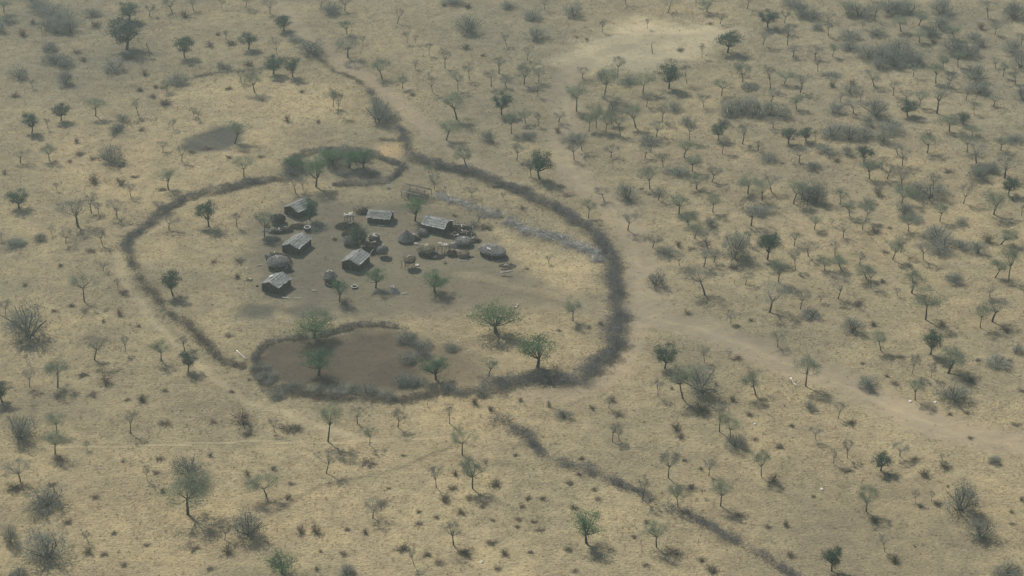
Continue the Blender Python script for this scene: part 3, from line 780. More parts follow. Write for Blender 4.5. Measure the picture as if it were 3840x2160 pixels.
('b',109.73,419.85,5.85,4.11,'bare grey thorn tree, lower row fourth from left, at the right edge above middle'),
('s',115.74,413.74,6.06,5.49,'thin grey-green leafy tree, sixth from left, at the right edge above middle'),
('b',122.29,413.20,4.22,2.62,'bare grey thorn tree, lower row fifth from left, at the right edge above middle'),
('t',103.76,415.95,1.86,0.72,'dead broken stump, the only one at the right edge above middle'),
('u',99.39,399.87,3.57,6.48,'grey twiggy bush, third from left, at the right edge at mid-height'),
('b',94.31,390.19,5.10,3.65,'bare grey thorn tree, seventh from left, at the right edge at mid-height'),
('u',99.50,394.60,2.42,5.96,'grey twiggy bush, fourth from left, at the right edge at mid-height'),
('u',104.16,396.16,2.18,3.68,'grey twiggy bush, sixth from left, at the right edge at mid-height'),
('u',106.93,408.46,1.63,2.95,'grey twiggy bush, seventh from left, at the right edge at mid-height'),
('b',89.81,393.71,5.38,2.76,'bare grey thorn tree, sixth from left, at the right edge at mid-height'),
('b',74.28,391.19,4.34,2.28,'bare grey thorn tree, second from left, at the right edge at mid-height'),
('s',74.82,385.73,3.04,3.62,'thin grey-green leafy tree, lower row second from left, at the right edge at mid-height'),
('b',79.28,387.45,3.43,2.15,'bare grey thorn tree, fourth from left, at the right edge at mid-height'),
('b',80.01,376.15,4.97,2.44,'bare grey thorn tree, fifth from left, at the right edge at mid-height'),
('s',88.72,373.52,5.59,4.19,'thin grey-green leafy tree, second from left, above the right-hand track'),
('u',99.32,379.21,2.19,3.78,'grey twiggy bush, fifth from left, at the right edge at mid-height'),
('s',111.67,379.91,8.50,3.80,'thin grey-green leafy tree, lower row sixth from left, at the right edge at mid-height'),
('t',111.89,384.99,1.14,0.45,'dead broken stump, the only one at the right edge at mid-height'),
('w',111.07,399.24,2.19,3.71,'low brown bush, fifth from left, at the right edge at mid-height'),
('w',82.58,444.88,0.87,3.03,'low brown bush, first from left, at the right edge above middle'),
('w',80.76,426.27,0.35,1.47,'low brown bush, second from left, at the right edge above middle'),
('w',85.69,404.50,1.00,3.04,'low brown bush, first from left, at the right edge at mid-height'),
('w',86.08,393.86,0.64,2.06,'low brown bush, third from left, at the right edge at mid-height'),
('w',89.51,406.36,0.40,1.41,'low brown bush, fourth from left, at the right edge at mid-height'),
('b',76.05,407.78,2.10,1.30,'bare grey thorn tree, first from left, at the right edge at mid-height'),
('w',116.42,396.41,0.88,2.07,'low brown bush, sixth from left, at the right edge at mid-height'),
('u',96.01,410.68,1.36,4.03,'grey twiggy bush, second from left, at the right edge at mid-height'),
('w',109.87,438.28,0.57,3.24,'low brown bush, fourth from left, at the right edge above middle'),
('w',83.18,378.97,0.92,1.56,'low brown bush, second from left, at the right edge at mid-height'),
('s',79.72,380.44,3.32,4.16,'thin grey-green leafy tree, lower row third from left, at the right edge at mid-height'),
('s',126.07,451.88,3.43,3.59,'thin grey-green leafy tree, seventh from left, at the right edge above middle'),
('s',79.68,419.28,4.36,4.20,'thin grey-green leafy tree, first from left, at the right edge above middle'),
('b',103.96,428.34,4.31,4.17,'bare grey thorn tree, lower row third from left, at the right edge above middle'),
('s',82.95,405.65,3.65,3.81,'thin grey-green leafy tree, upper row second from left, at the right edge at mid-height'),
('b',93.65,434.14,4.13,4.07,'bare grey thorn tree, lower row first from left, at the right edge above middle'),
('s',93.56,404.64,4.32,3.85,'thin grey-green leafy tree, upper row fourth from left, at the right edge at mid-height'),
('s',84.39,410.15,4.67,3.39,'thin grey-green leafy tree, upper row third from left, at the right edge at mid-height'),
('u',120.11,438.77,2.25,4.79,'grey twiggy bush, seventh from left, at the right edge above middle'),
('s',70.80,384.36,3.49,3.47,'thin grey-green leafy tree, lower row first from left, at the right edge at mid-height'),
('u',86.25,419.26,1.78,3.95,'grey twiggy bush, third from left, at the right edge above middle'),
('b',98.92,442.32,4.81,4.59,'bare grey thorn tree, upper row third from left, at the right edge above middle'),
('s',94.66,419.12,4.89,5.04,'thin grey-green leafy tree, third from left, at the right edge above middle'),
('s',113.89,397.75,3.56,4.63,'thin grey-green leafy tree, upper row sixth from left, at the right edge at mid-height'),
('b',93.21,439.59,4.02,4.24,'bare grey thorn tree, upper row first from left, at the right edge above middle'),
('b',77.69,401.22,3.68,3.47,'bare grey thorn tree, third from left, at the right edge at mid-height'),
('s',106.84,449.99,4.86,4.21,'thin grey-green leafy tree, fourth from left, at the right edge above middle'),
('u',86.22,449.21,2.97,2.85,'grey twiggy bush, second from left, at the right edge above middle'),
('u',80.70,450.27,2.27,4.97,'grey twiggy bush, first from left, at the right edge above middle'),
('s',117.10,450.56,4.83,4.04,'thin grey-green leafy tree, fifth from left, at the right edge above middle'),
('s',102.12,409.99,4.83,3.49,'thin grey-green leafy tree, upper row fifth from left, at the right edge at mid-height'),
('s',87.30,390.04,5.30,3.90,'thin grey-green leafy tree, lower row fourth from left, at the right edge at mid-height'),
('s',108.79,381.11,4.43,4.19,'thin grey-green leafy tree, lower row fifth from left, at the right edge at mid-height'),
('s',89.23,434.14,5.13,4.59,'thin grey-green leafy tree, second from left, at the right edge above middle'),
('u',107.43,393.34,3.01,3.41,'grey twiggy bush, eighth from left, at the right edge at mid-height'),
('u',-102.77,354.23,7.66,7.15,'grey twiggy bush, the only one at the left edge below middle'),
('b',-109.71,362.84,4.65,2.37,'bare grey thorn tree, first from left, at the left edge below middle'),
('b',-86.98,344.40,5.70,4.76,'bare grey thorn tree, second from left, at the left edge below middle'),
('b',-80.98,347.31,4.06,1.77,'bare grey thorn tree, fourth from left, at the left edge below middle'),
('s',-72.91,343.79,4.63,3.51,'thin grey-green leafy tree, second from left, left of the cattle pen'),
('b',-68.71,348.14,3.59,2.82,'bare grey thorn tree, fifth from left, at the left edge below middle'),
('d',-66.69,339.52,4.72,3.48,'dense dark green round tree, second from left, left of the cattle pen'),
('s',-92.27,333.16,6.07,4.74,'thin grey-green leafy tree, first from left, left of the cattle pen'),
('d',-102.16,327.55,4.52,3.79,'dense dark green round tree, first from left, left of the cattle pen'),
('b',-98.07,333.36,4.33,2.52,'bare grey thorn tree, second from left, left of the cattle pen'),
('b',-100.97,343.58,1.91,1.14,'bare grey thorn tree, first from left, left of the cattle pen'),
('u',-95.45,313.75,5.59,4.61,'grey twiggy bush, first from left, near the lower left edge'),
('s',-88.74,315.68,4.66,3.20,'thin grey-green leafy tree, second from left, near the lower left edge'),
('b',-74.37,315.71,5.09,2.71,'bare grey thorn tree, third from left, near the lower left edge'),
('w',-74.26,327.87,1.43,2.19,'low brown bush, fifth from left, left of the cattle pen'),
('w',-82.91,335.11,2.17,3.03,'low brown bush, third from left, left of the cattle pen'),
('w',-84.73,330.37,0.47,2.80,'low brown bush, second from left, left of the cattle pen'),
('w',-88.07,338.16,0.35,2.65,'low brown bush, first from left, left of the cattle pen'),
('w',-85.35,363.75,1.80,2.16,'low brown bush, fourth from left, at the left edge below middle'),
('w',-99.73,365.41,0.52,1.73,'low brown bush, first from left, at the left edge below middle'),
('w',-96.53,367.78,0.69,2.07,'low brown bush, second from left, at the left edge below middle'),
('w',-86.02,373.48,0.85,2.64,'low brown bush, fifth from left, at the left edge below middle'),
('w',-80.15,358.68,0.43,1.49,'low brown bush, sixth from left, at the left edge below middle'),
('w',-70.30,331.85,0.35,2.01,'low brown bush, sixth from left, left of the cattle pen'),
('w',-77.11,328.26,0.35,1.59,'low brown bush, fourth from left, left of the cattle pen'),
('w',-68.09,319.15,0.35,2.92,'low brown bush, seventh from left, left of the cattle pen'),
('w',-88.19,360.55,0.71,1.18,'low brown bush, third from left, at the left edge below middle'),
('b',-30.43,319.50,4.12,2.93,'bare grey thorn tree, second from left, below the cattle pen'),
('b',-22.44,318.04,4.34,2.92,'bare grey thorn tree, third from left, below the cattle pen'),
('s',-35.62,312.63,8.78,4.14,'thin grey-green leafy tree, second from left, beside the winding footpath'),
('w',-53.07,320.15,2.59,4.88,'low brown bush, third from left, below the cattle pen'),
('b',-46.35,316.26,3.17,1.84,'bare grey thorn tree, first from left, below the cattle pen'),
('u',-28.94,330.56,2.29,3.40,'grey twiggy bush, lower row fifth from left, below the cattle pen'),
('u',-25.03,328.89,2.14,2.99,'grey twiggy bush, lower row sixth from left, below the cattle pen'),
('g',-42.06,353.65,5.06,6.97,'feathery bright green tree, first from left, in the upper cattle pen'),
('g',-39.64,337.91,5.64,5.51,'feathery bright green tree, the only one below the cattle pen'),
('g',-37.97,369.86,5.56,3.06,'feathery bright green tree, second from left, in the upper cattle pen'),
('w',-58.97,319.94,0.38,1.95,'low brown bush, first from left, below the cattle pen'),
('w',-42.07,317.38,0.80,1.94,'low brown bush, fifth from left, below the cattle pen'),
('t',-46.20,323.40,0.81,0.39,'dead broken stump, the only one below the cattle pen'),
('w',-36.77,369.60,0.93,3.49,'low brown bush, second from left, in the upper cattle pen'),
('u',-47.50,329.53,1.36,3.19,'grey twiggy bush, lower row first from left, below the cattle pen'),
('w',-56.72,331.34,0.35,1.61,'low brown bush, second from left, below the cattle pen'),
('w',-60.37,354.46,0.35,2.53,'low brown bush, first from left, in the upper cattle pen'),
('w',-53.68,336.11,0.35,1.22,'low brown bush, fourth from left, below the cattle pen'),
('u',-50.23,335.90,1.53,3.65,'grey twiggy bush, upper row second from left, below the cattle pen'),
('u',-51.99,340.56,1.18,3.28,'grey twiggy bush, upper row first from left, below the cattle pen'),
('u',-44.19,332.43,1.26,3.82,'grey twiggy bush, upper row third from left, below the cattle pen'),
('u',-40.11,331.92,1.12,3.41,'grey twiggy bush, lower row second from left, below the cattle pen'),
('u',-35.06,331.72,1.23,4.01,'grey twiggy bush, lower row third from left, below the cattle pen'),
('u',-32.05,331.85,0.94,3.21,'grey twiggy bush, lower row fourth from left, below the cattle pen'),
('u',-22.79,352.23,2.07,3.57,'grey twiggy bush, the only one in the upper cattle pen'),
('u',-21.76,344.02,1.96,3.92,'grey twiggy bush, upper row fifth from left, below the cattle pen'),
('u',-22.15,335.24,1.89,4.04,'grey twiggy bush, upper row fourth from left, below the cattle pen'),
('g',-3.41,355.81,6.28,7.85,'feathery bright green tree, second from left, between cattle pen and gate'),
('g',5.33,341.13,6.84,6.37,'feathery bright green tree, second from left, below the lower fence bend'),
('g',-15.56,336.31,4.93,4.88,'feathery bright green tree, first from left, below the lower fence bend'),
('s',13.18,360.84,5.00,3.65,'thin grey-green leafy tree, the only one between cattle pen and gate'),
('s',-4.70,337.51,4.00,3.06,'thin grey-green leafy tree, the only one below the lower fence bend'),
('t',-16.65,325.09,1.16,0.59,'dead broken stump, the only one below the lower fence bend'),
('b',-12.32,319.32,4.23,2.15,'bare grey thorn tree, first from left, below the lower fence bend'),
('b',19.30,325.09,2.55,1.88,'bare grey thorn tree, second from left, below the lower fence bend'),
('w',7.34,325.91,1.32,1.39,'low brown bush, fourth from left, below the lower fence bend'),
('w',9.99,356.71,0.35,1.49,'low brown bush, second from left, between cattle pen and gate'),
('w',1.59,327.94,0.96,1.20,'low brown bush, third from left, below the lower fence bend'),
('w',19.04,359.59,0.75,1.60,'low brown bush, third from left, between cattle pen and gate'),
('w',-7.57,326.86,1.46,1.99,'low brown bush, first from left, below the lower fence bend'),
('w',-4.16,324.34,1.06,1.78,'low brown bush, second from left, below the lower fence bend'),
('u',-12.89,331.66,1.69,2.61,'grey twiggy bush, second from left, below the lower fence bend'),
('u',-10.24,330.43,0.86,2.40,'grey twiggy bush, third from left, below the lower fence bend'),
('u',-6.03,330.56,2.08,2.80,'grey twiggy bush, fourth from left, below the lower fence bend'),
('w',16.04,324.90,0.74,1.78,'low brown bush, fifth from left, below the lower fence bend'),
('u',10.21,321.55,1.58,2.94,'grey twiggy bush, fifth from left, below the lower fence bend'),
('w',20.14,327.94,1.18,1.79,'low brown bush, sixth from left, below the lower fence bend'),
('w',-18.10,346.24,1.44,1.87,'low brown bush, first from left, between cattle pen and gate'),
('u',-18.87,349.76,1.80,3.76,'grey twiggy bush, first from left, between cattle pen and gate'),
('u',-12.77,348.72,1.24,3.13,'grey twiggy bush, second from left, between cattle pen and gate'),
('u',-19.04,334.26,1.56,3.43,'grey twiggy bush, first from left, below the lower fence bend'),
('d',31.58,340.73,5.43,4.11,'dense dark green round tree, the only one under the track outside the gate'),
('b',39.95,343.17,3.80,2.17,'bare grey thorn tree, second from left, under the track outside the gate'),
('s',34.41,328.70,8.20,4.59,'thin grey-green leafy tree, first from left, under the track outside the gate'),
('u',37.87,331.59,6.85,6.01,'grey twiggy bush, first from left, under the track outside the gate'),
('b',29.43,329.47,4.07,2.20,'bare grey thorn tree, first from left, under the track outside the gate'),
('s',49.20,330.05,4.88,4.11,'thin grey-green leafy tree, second from left, under the track outside the gate'),
('s',59.70,333.55,7.00,4.65,'thin grey-green leafy tree, third from left, under the track outside the gate'),
('b',56.05,364.85,6.49,6.92,'bare grey thorn tree, fourth from left, beside the track outside the gate'),
('b',62.96,366.43,4.67,3.69,'bare grey thorn tree, sixth from left, beside the track outside the gate'),
('t',63.93,363.96,1.84,0.65,'dead broken stump, the only one beside the track outside the gate'),
('u',64.89,362.74,1.40,3.87,'grey twiggy bush, the only one beside the track outside the gate'),
('b',55.99,349.40,3.12,3.35,'bare grey thorn tree, fifth from left, beside the track outside the gate'),
('b',47.14,360.18,2.69,2.03,'bare grey thorn tree, third from left, beside the track outside the gate'),
('w',38.07,364.48,0.87,2.05,'low brown bush, first from left, beside the track outside the gate'),
('u',59.25,324.91,1.81,2.37,'grey twiggy bush, second from left, under the track outside the gate'),
('b',40.47,316.26,6.11,2.91,'bare grey thorn tree, third from left, under the track outside the gate'),
('s',42.27,313.88,5.10,3.38,'thin grey-green leafy tree, first from left, above the diagonal brush line'),
('w',37.40,324.10,2.05,3.94,'low brown bush, lower row third from left, under the track outside the gate'),
('w',44.12,328.16,1.05,1.89,'low brown bush, upper row third from left, under the track outside the gate'),
('w',46.99,322.50,0.83,1.87,'low brown bush, lower row fourth from left, under the track outside the gate'),
('w',41.48,334.10,1.06,1.11,'low brown bush, upper row second from left, under the track outside the gate'),
('w',32.36,332.54,0.56,1.11,'low brown bush, upper row first from left, under the track outside the gate'),
('w',32.10,316.94,1.90,2.13,'low brown bush, lower row second from left, under the track outside the gate'),
('b',48.73,339.52,1.19,0.92,'bare grey thorn tree, fourth from left, under the track outside the gate'),
('b',45.34,345.44,1.79,1.56,'bare grey thorn tree, second from left, beside the track outside the gate'),
('w',47.05,344.72,0.71,2.27,'low brown bush, upper row fourth from left, under the track outside the gate'),
('w',21.09,322.54,0.81,2.56,'low brown bush, lower row first from left, under the track outside the gate'),
('w',51.54,361.10,0.43,1.50,'low brown bush, third from left, beside the track outside the gate'),
('w',48.29,358.74,0.35,1.71,'low brown bush, second from left, beside the track outside the gate'),
('w',54.83,318.41,0.63,1.17,'low brown bush, lower row fifth from left, under the track outside the gate'),
('w',62.60,341.86,0.92,2.26,'low brown bush, upper row fifth from left, under the track outside the gate'),
('b',71.93,371.01,5.20,4.38,'bare grey thorn tree, second from left, above the right-hand track'),
('b',67.78,369.63,1.98,1.75,'bare grey thorn tree, first from left, above the right-hand track'),
('b',85.32,372.40,2.24,1.65,'bare grey thorn tree, third from left, above the right-hand track'),
('b',88.55,373.80,2.74,1.98,'bare grey thorn tree, fourth from left, above the right-hand track'),
('s',89.40,361.50,8.51,7.30,'thin grey-green leafy tree, third from left, above the right-hand track'),
('s',100.45,357.98,5.82,3.30,'thin grey-green leafy tree, fourth from left, above the right-hand track'),
('b',103.70,360.62,6.09,5.15,'bare grey thorn tree, sixth from left, above the right-hand track'),
('b',105.55,371.94,2.98,2.09,'bare grey thorn tree, fifth from left, above the right-hand track'),
('u',72.73,356.15,3.17,4.45,'grey twiggy bush, first from left, above the right-hand track'),
('s',77.45,348.14,4.55,3.13,'thin grey-green leafy tree, first from left, above the right-hand track'),
('d',87.56,346.47,5.72,3.64,'dense dark green round tree, the only one above the right-hand track'),
('s',89.68,338.71,4.95,5.52,'thin grey-green leafy tree, second from left, along the right-hand track'),
('b',82.25,338.51,5.06,2.35,'bare grey thorn tree, second from left, along the right-hand track'),
('b',85.82,336.91,3.18,1.93,'bare grey thorn tree, third from left, along the right-hand track'),
('s',80.92,328.13,5.10,3.29,'thin grey-green leafy tree, first from left, along the right-hand track'),
('u',72.40,333.54,2.60,3.63,'grey twiggy bush, first from left, along the right-hand track'),
('u',88.54,328.26,3.56,5.17,'grey twiggy bush, second from left, along the right-hand track'),
('w',93.22,335.51,1.20,3.04,'low brown bush, upper row third from left, along the right-hand track'),
('b',64.44,321.35,3.68,2.26,'bare grey thorn tree, first from left, along the right-hand track'),
('u',100.52,342.58,1.63,4.52,'grey twiggy bush, third from left, along the right-hand track'),
('u',105.88,347.70,1.78,1.87,'grey twiggy bush, second from left, above the right-hand track'),
('w',75.92,368.37,0.85,2.50,'low brown bush, first from left, above the right-hand track'),
('w',77.68,359.32,1.11,2.14,'low brown bush, second from left, above the right-hand track'),
('w',77.97,334.36,0.64,1.92,'low brown bush, lower row second from left, along the right-hand track'),
('w',86.73,322.65,0.74,1.18,'low brown bush, lower row third from left, along the right-hand track'),
('w',90.21,323.22,0.35,1.77,'low brown bush, lower row fourth from left, along the right-hand track'),
('w',97.03,343.91,0.38,1.65,'low brown bush, upper row fourth from left, along the right-hand track'),
('w',103.38,343.67,0.50,1.55,'low brown bush, upper row fifth from left, along the right-hand track'),
('w',92.40,359.00,1.05,3.20,'low brown bush, fourth from left, above the right-hand track'),
('w',105.95,356.62,0.92,2.55,'low brown bush, fifth from left, above the right-hand track'),
('w',81.16,345.27,0.42,2.69,'low brown bush, third from left, above the right-hand track'),
('w',66.75,319.52,0.41,2.34,'low brown bush, lower row first from left, along the right-hand track'),
('w',99.08,318.91,0.35,2.14,'low brown bush, lower row fifth from left, along the right-hand track'),
('t',63.40,317.67,0.92,0.29,'dead broken stump, the only one along the right-hand track'),
('w',76.90,337.57,0.35,1.43,'low brown bush, upper row second from left, along the right-hand track'),
('w',72.64,342.75,0.35,1.24,'low brown bush, upper row first from left, along the right-hand track'),
('w',103.08,331.79,0.35,1.81,'low brown bush, lower row sixth from left, along the right-hand track'),
('s',-87.52,308.26,5.05,3.81,'thin grey-green leafy tree, first from left, near the lower left edge'),
('b',-92.06,298.89,4.65,4.37,'bare grey thorn tree, first from left, near the lower left edge'),
('u',-85.25,291.12,2.98,6.17,'grey twiggy bush, third from left, in the bottom left corner'),
('u',-89.31,279.51,4.18,2.21,'grey twiggy bush, first from left, in the bottom left corner'),
('u',-81.78,275.68,5.48,6.46,'grey twiggy bush, fourth from left, in the bottom left corner'),
('b',-75.53,279.56,2.58,2.04,'bare grey thorn tree, the only one in the bottom left corner'),
('w',-74.88,276.44,1.46,1.93,'low brown bush, second from left, in the bottom left corner'),
('b',-68.30,299.23,3.11,1.40,'bare grey thorn tree, fourth from left, near the lower left edge'),
('u',-60.37,299.83,4.93,5.02,'grey twiggy bush, second from left, near the lower left edge'),
('s',-59.10,288.20,7.37,7.61,'thin grey-green leafy tree, the only one in the bottom left corner'),
('b',-81.58,309.48,2.03,1.24,'bare grey thorn tree, second from left, near the lower left edge'),
('u',-85.45,269.07,2.48,2.92,'grey twiggy bush, second from left, in the bottom left corner'),
('w',-67.38,306.50,0.53,2.08,'low brown bush, seventh from left, near the lower left edge'),
('w',-67.88,272.74,0.39,1.82,'low brown bush, fifth from left, in the bottom left corner'),
('w',-92.47,296.61,0.69,3.69,'low brown bush, first from left, near the lower left edge'),
('w',-72.04,275.88,0.65,1.58,'low brown bush, third from left, in the bottom left corner'),
('w',-86.00,297.72,0.35,2.04,'low brown bush, second from left, near the lower left edge'),
('w',-86.31,306.23,0.90,2.84,'low brown bush, third from left, near the lower left edge'),
('w',-77.04,293.63,0.61,2.02,'low brown bush, fourth from left, near the lower left edge'),
('w',-80.38,285.70,0.79,1.98,'low brown bush, first from left, in the bottom left corner'),
('w',-64.82,295.41,0.93,1.47,'low brown bush, eighth from left, near the lower left edge'),
('w',-71.44,282.19,0.35,1.60,'low brown bush, fourth from left, in the bottom left corner'),
('w',-56.32,277.59,0.35,2.29,'low brown bush, seventh from left, in the bottom left corner'),
('w',-66.99,301.84,0.35,1.87,'low brown bush, sixth from left, near the lower left edge'),
('w',-74.06,305.79,0.35,0.95,'low brown bush, fifth from left, near the lower left edge'),
('w',-64.95,278.65,0.35,1.41,'low brown bush, sixth from left, in the bottom left corner'),
('s',-27.47,311.60,4.74,2.40,'thin grey-green leafy tree, third from left, beside the winding footpath'),
('b',-35.03,301.74,5.00,4.03,'bare grey thorn tree, first from left, beside the winding footpath'),
('s',-45.39,293.64,5.05,4.59,'thin grey-green leafy tree, first from left, beside the winding footpath'),
('u',-46.94,281.58,5.40,4.44,'grey twiggy bush, first from left, under the winding footpath'),
('b',-51.34,280.31,3.34,1.95,'bare grey thorn tree, first from left, under the winding footpath'),
('w',-50.45,276.66,1.71,2.63,'low brown bush, lower row second from left, under the winding footpath'),
('w',-37.99,282.49,1.86,2.05,'low brown bush, upper row first from left, under the winding footpath'),
('w',-35.33,282.70,2.12,2.23,'low brown bush, upper row second from left, under the winding footpath'),
('g',-40.09,270.56,3.28,4.33,'feathery bright green tree, the only one under the winding footpath'),
('u',-28.92,270.10,1.58,2.59,'grey twiggy bush, second from left, under the winding footpath'),
('b',-25.32,287.10,3.59,3.61,'bare grey thorn tree, second from left, under the winding footpath'),
('w',-26.37,282.51,1.10,1.16,'low brown bush, upper row fourth from left, under the winding footpath'),
('b',-32.68,308.26,1.02,0.95,'bare grey thorn tree, second from left, beside the winding footpath'),
('w',-41.35,293.37,0.57,2.20,'low brown bush, lower row third from left, beside the winding footpath'),
('w',-23.97,291.35,0.62,2.91,'low brown bush, upper row fifth from left, under the winding footpath'),
('w',-29.74,283.36,0.35,1.43,'low brown bush, upper row third from left, under the winding footpath'),
('w',-19.60,277.31,0.69,2.81,'low brown bush, lower row sixth from left, under the winding footpath'),
('w',-57.66,307.75,1.03,1.14,'low brown bush, upper row first from left, beside the winding footpath'),
('w',-49.81,301.04,1.42,1.49,'low brown bush, lower row first from left, beside the winding footpath'),
('w',-43.40,316.72,0.36,4.84,'low brown bush, upper row third from left, beside the winding footpath'),
('w',-51.39,315.44,0.89,3.09,'low brown bush, upper row second from left, beside the winding footpath'),
('w',-27.46,305.33,0.35,3.77,'low brown bush, upper row fourth from left, beside the winding footpath'),
('w',-33.99,276.75,0.35,1.05,'low brown bush, lower row fourth from left, under the winding footpath'),
('w',-45.17,303.13,0.35,1.69,'low brown bush, lower row second from left, beside the winding footpath'),
('w',-22.98,296.60,0.35,1.11,'low brown bush, lower row fifth from left, beside the winding footpath'),
('w',-20.76,307.75,0.35,1.14,'low brown bush, upper row fifth from left, beside the winding footpath'),
('w',-41.27,298.10,0.35,1.67,'low brown bush, lower row fourth from left, beside the winding footpath'),
('w',-34.04,271.44,0.48,1.39,'low brown bush, lower row third from left, under the winding footpath'),
('w',-29.71,275.94,0.35,1.75,'low brown bush, lower row fifth from left, under the winding footpath'),
('w',-52.64,271.61,0.37,1.91,'low brown bush, lower row first from left, under the winding footpath'),
('s',-9.52,308.08,6.05,4.95,'thin grey-green leafy tree, first from left, left of the diagonal brush line'),
('b',-14.08,296.91,5.07,2.68,'bare grey thorn tree, first from left, left of the diagonal brush line'),
('s',-7.32,296.58,6.38,3.52,'thin grey-green leafy tree, second from left, left of the diagonal brush line'),
('b',-10.44,278.80,5.25,3.63,'bare grey thorn tree, second from left, at the bottom centre'),
('g',13.27,279.25,5.99,4.78,'feathery bright green tree, the only one at the bottom centre'),
('b',-17.15,272.74,4.25,1.83,'bare grey thorn tree, first from left, at the bottom centre'),
('t',-15.63,280.16,1.08,0.44,'dead broken stump, the only one at the bottom centre'),
('w',-9.45,288.76,0.75,2.26,'low brown bush, upper row third from left, at the bottom centre'),
('w',-3.08,298.02,0.74,2.96,'low brown bush, upper row second from left, left of the diagonal brush line'),
('w',-12.29,292.50,1.11,2.01,'low brown bush, lower row first from left, left of the diagonal brush line'),
('b',19.42,312.66,4.08,2.12,'bare grey thorn tree, second from left, left of the diagonal brush line'),
('w',1.16,286.62,0.51,1.44,'low brown bush, upper row fifth from left, at the bottom centre'),
('w',5.50,293.16,0.50,1.56,'low brown bush, lower row fifth from left, left of the diagonal brush line'),
('w',2.93,293.30,0.62,1.47,'low brown bush, lower row fourth from left, left of the diagonal brush line'),
('w',11.29,290.26,0.70,2.00,'low brown bush, upper row seventh from left, at the bottom centre'),
('w',1.81,290.67,0.55,1.27,'low brown bush, upper row sixth from left, at the bottom centre'),
('w',5.00,283.32,0.35,1.79,'low brown bush, middle row sixth from left, at the bottom centre'),
('w',-3.64,279.24,0.71,2.30,'low brown bush, middle row second from left, at the bottom centre'),
('w',-1.33,275.88,1.24,1.58,'low brown bush, lower row fifth from left, at the bottom centre'),
('w',-10.68,301.32,1.18,1.31,'low brown bush, upper row first from left, left of the diagonal brush line'),
('w',-15.10,275.64,0.81,1.75,'low brown bush, lower row first from left, at the bottom centre'),
('w',10.04,277.18,0.48,1.93,'low brown bush, middle row seventh from left, at the bottom centre'),
('w',-5.48,290.67,0.35,1.27,'low brown bush, upper row fourth from left, at the bottom centre'),
('w',-7.90,293.31,0.61,2.02,'low brown bush, lower row third from left, left of the diagonal brush line'),
('w',-13.76,287.40,0.35,1.44,'low brown bush, upper row second from left, at the bottom centre'),
('w',-17.08,288.92,0.55,1.27,'low brown bush, upper row first from left, at the bottom centre'),
('w',10.96,298.22,0.52,2.04,'low brown bush, upper row fourth from left, left of the diagonal brush line'),
('w',12.54,301.38,0.53,1.50,'low brown bush, upper row fifth from left, left of the diagonal brush line'),
('w',-2.61,271.64,0.54,1.56,'low brown bush, lower row fourth from left, at the bottom centre'),
('w',-12.92,273.26,0.43,2.09,'low brown bush, lower row second from left, at the bottom centre'),
('w',3.95,285.78,0.35,1.26,'low brown bush, middle row fifth from left, at the bottom centre'),
('w',1.07,284.23,0.35,1.25,'low brown bush, middle row fourth from left, at the bottom centre'),
('w',-3.43,286.19,0.38,1.08,'low brown bush, middle row third from left, at the bottom centre'),
('w',-10.93,296.57,0.51,2.03,'low brown bush, lower row second from left, left of the diagonal brush line'),
('w',10.91,270.92,0.35,1.56,'low brown bush, lower row seventh from left, at the bottom centre'),
('w',13.27,306.55,0.50,1.70,'low brown bush, upper row sixth from left, left of the diagonal brush line'),
('w',0.75,307.88,0.44,1.52,'low brown bush, upper row third from left, left of the diagonal brush line'),
('w',-16.74,285.18,0.35,1.80,'low brown bush, middle row first from left, at the bottom centre'),
('w',15.77,293.13,0.35,1.47,'low brown bush, lower row seventh from left, left of the diagonal brush line'),
('w',3.33,276.57,0.35,1.40,'low brown bush, lower row sixth from left, at the bottom centre'),
('w',-8.28,276.33,0.94,2.98,'low brown bush, lower row third from left, at the bottom centre'),
('w',15.34,296.23,0.35,1.48,'low brown bush, lower row sixth from left, left of the diagonal brush line'),
('b',20.81,313.20,2.84,2.12,'bare grey thorn tree, first from left, above the diagonal brush line'),
('b',29.41,300.23,6.42,3.55,'bare grey thorn tree, third from left, above the diagonal brush line'),
('b',37.03,300.90,3.56,2.71,'bare grey thorn tree, fifth from left, above the diagonal brush line'),
('s',46.91,300.56,5.76,2.80,'thin grey-green leafy tree, second from left, above the diagonal brush line'),
('s',38.28,290.90,5.35,3.56,"thin grey-green leafy tree, third from left, at the diagonal brush line's end"),
('b',24.11,292.83,5.15,2.47,'bare grey thorn tree, second from left, above the diagonal brush line'),
('s',30.42,290.74,4.81,2.73,"thin grey-green leafy tree, second from left, at the diagonal brush line's end"),
('s',25.64,278.05,5.13,3.88,"thin grey-green leafy tree, first from left, at the diagonal brush line's end"),
('u',43.14,310.76,3.20,3.44,'grey twiggy bush, the only one above the diagonal brush line'),
('b',35.14,294.29,1.76,1.01,'bare grey thorn tree, fourth from left, above the diagonal brush line'),
('w',34.96,271.13,1.08,2.68,"low brown bush, lower row fifth from left, at the diagonal brush line's end"),
('w',49.50,284.72,1.22,1.35,"low brown bush, upper row fifth from left, at the diagonal brush line's end"),
('w',49.03,275.44,0.94,1.58,"low brown bush, lower row sixth from left, at the diagonal brush line's end"),
('w',32.58,314.41,1.07,2.12,'low brown bush, second from left, above the diagonal brush line'),
('b',58.98,313.37,3.18,2.02,'bare grey thorn tree, sixth from left, above the diagonal brush line'),
('w',32.78,306.09,0.37,1.32,'low brown bush, third from left, above the diagonal brush line'),
('w',19.89,298.11,0.89,2.22,'low brown bush, first from left, above the diagonal brush line'),
('w',35.74,303.12,0.61,1.13,'low brown bush, fifth from left, above the diagonal brush line'),
('w',24.33,285.74,0.37,1.62,"low brown bush, upper row first from left, at the diagonal brush line's end"),
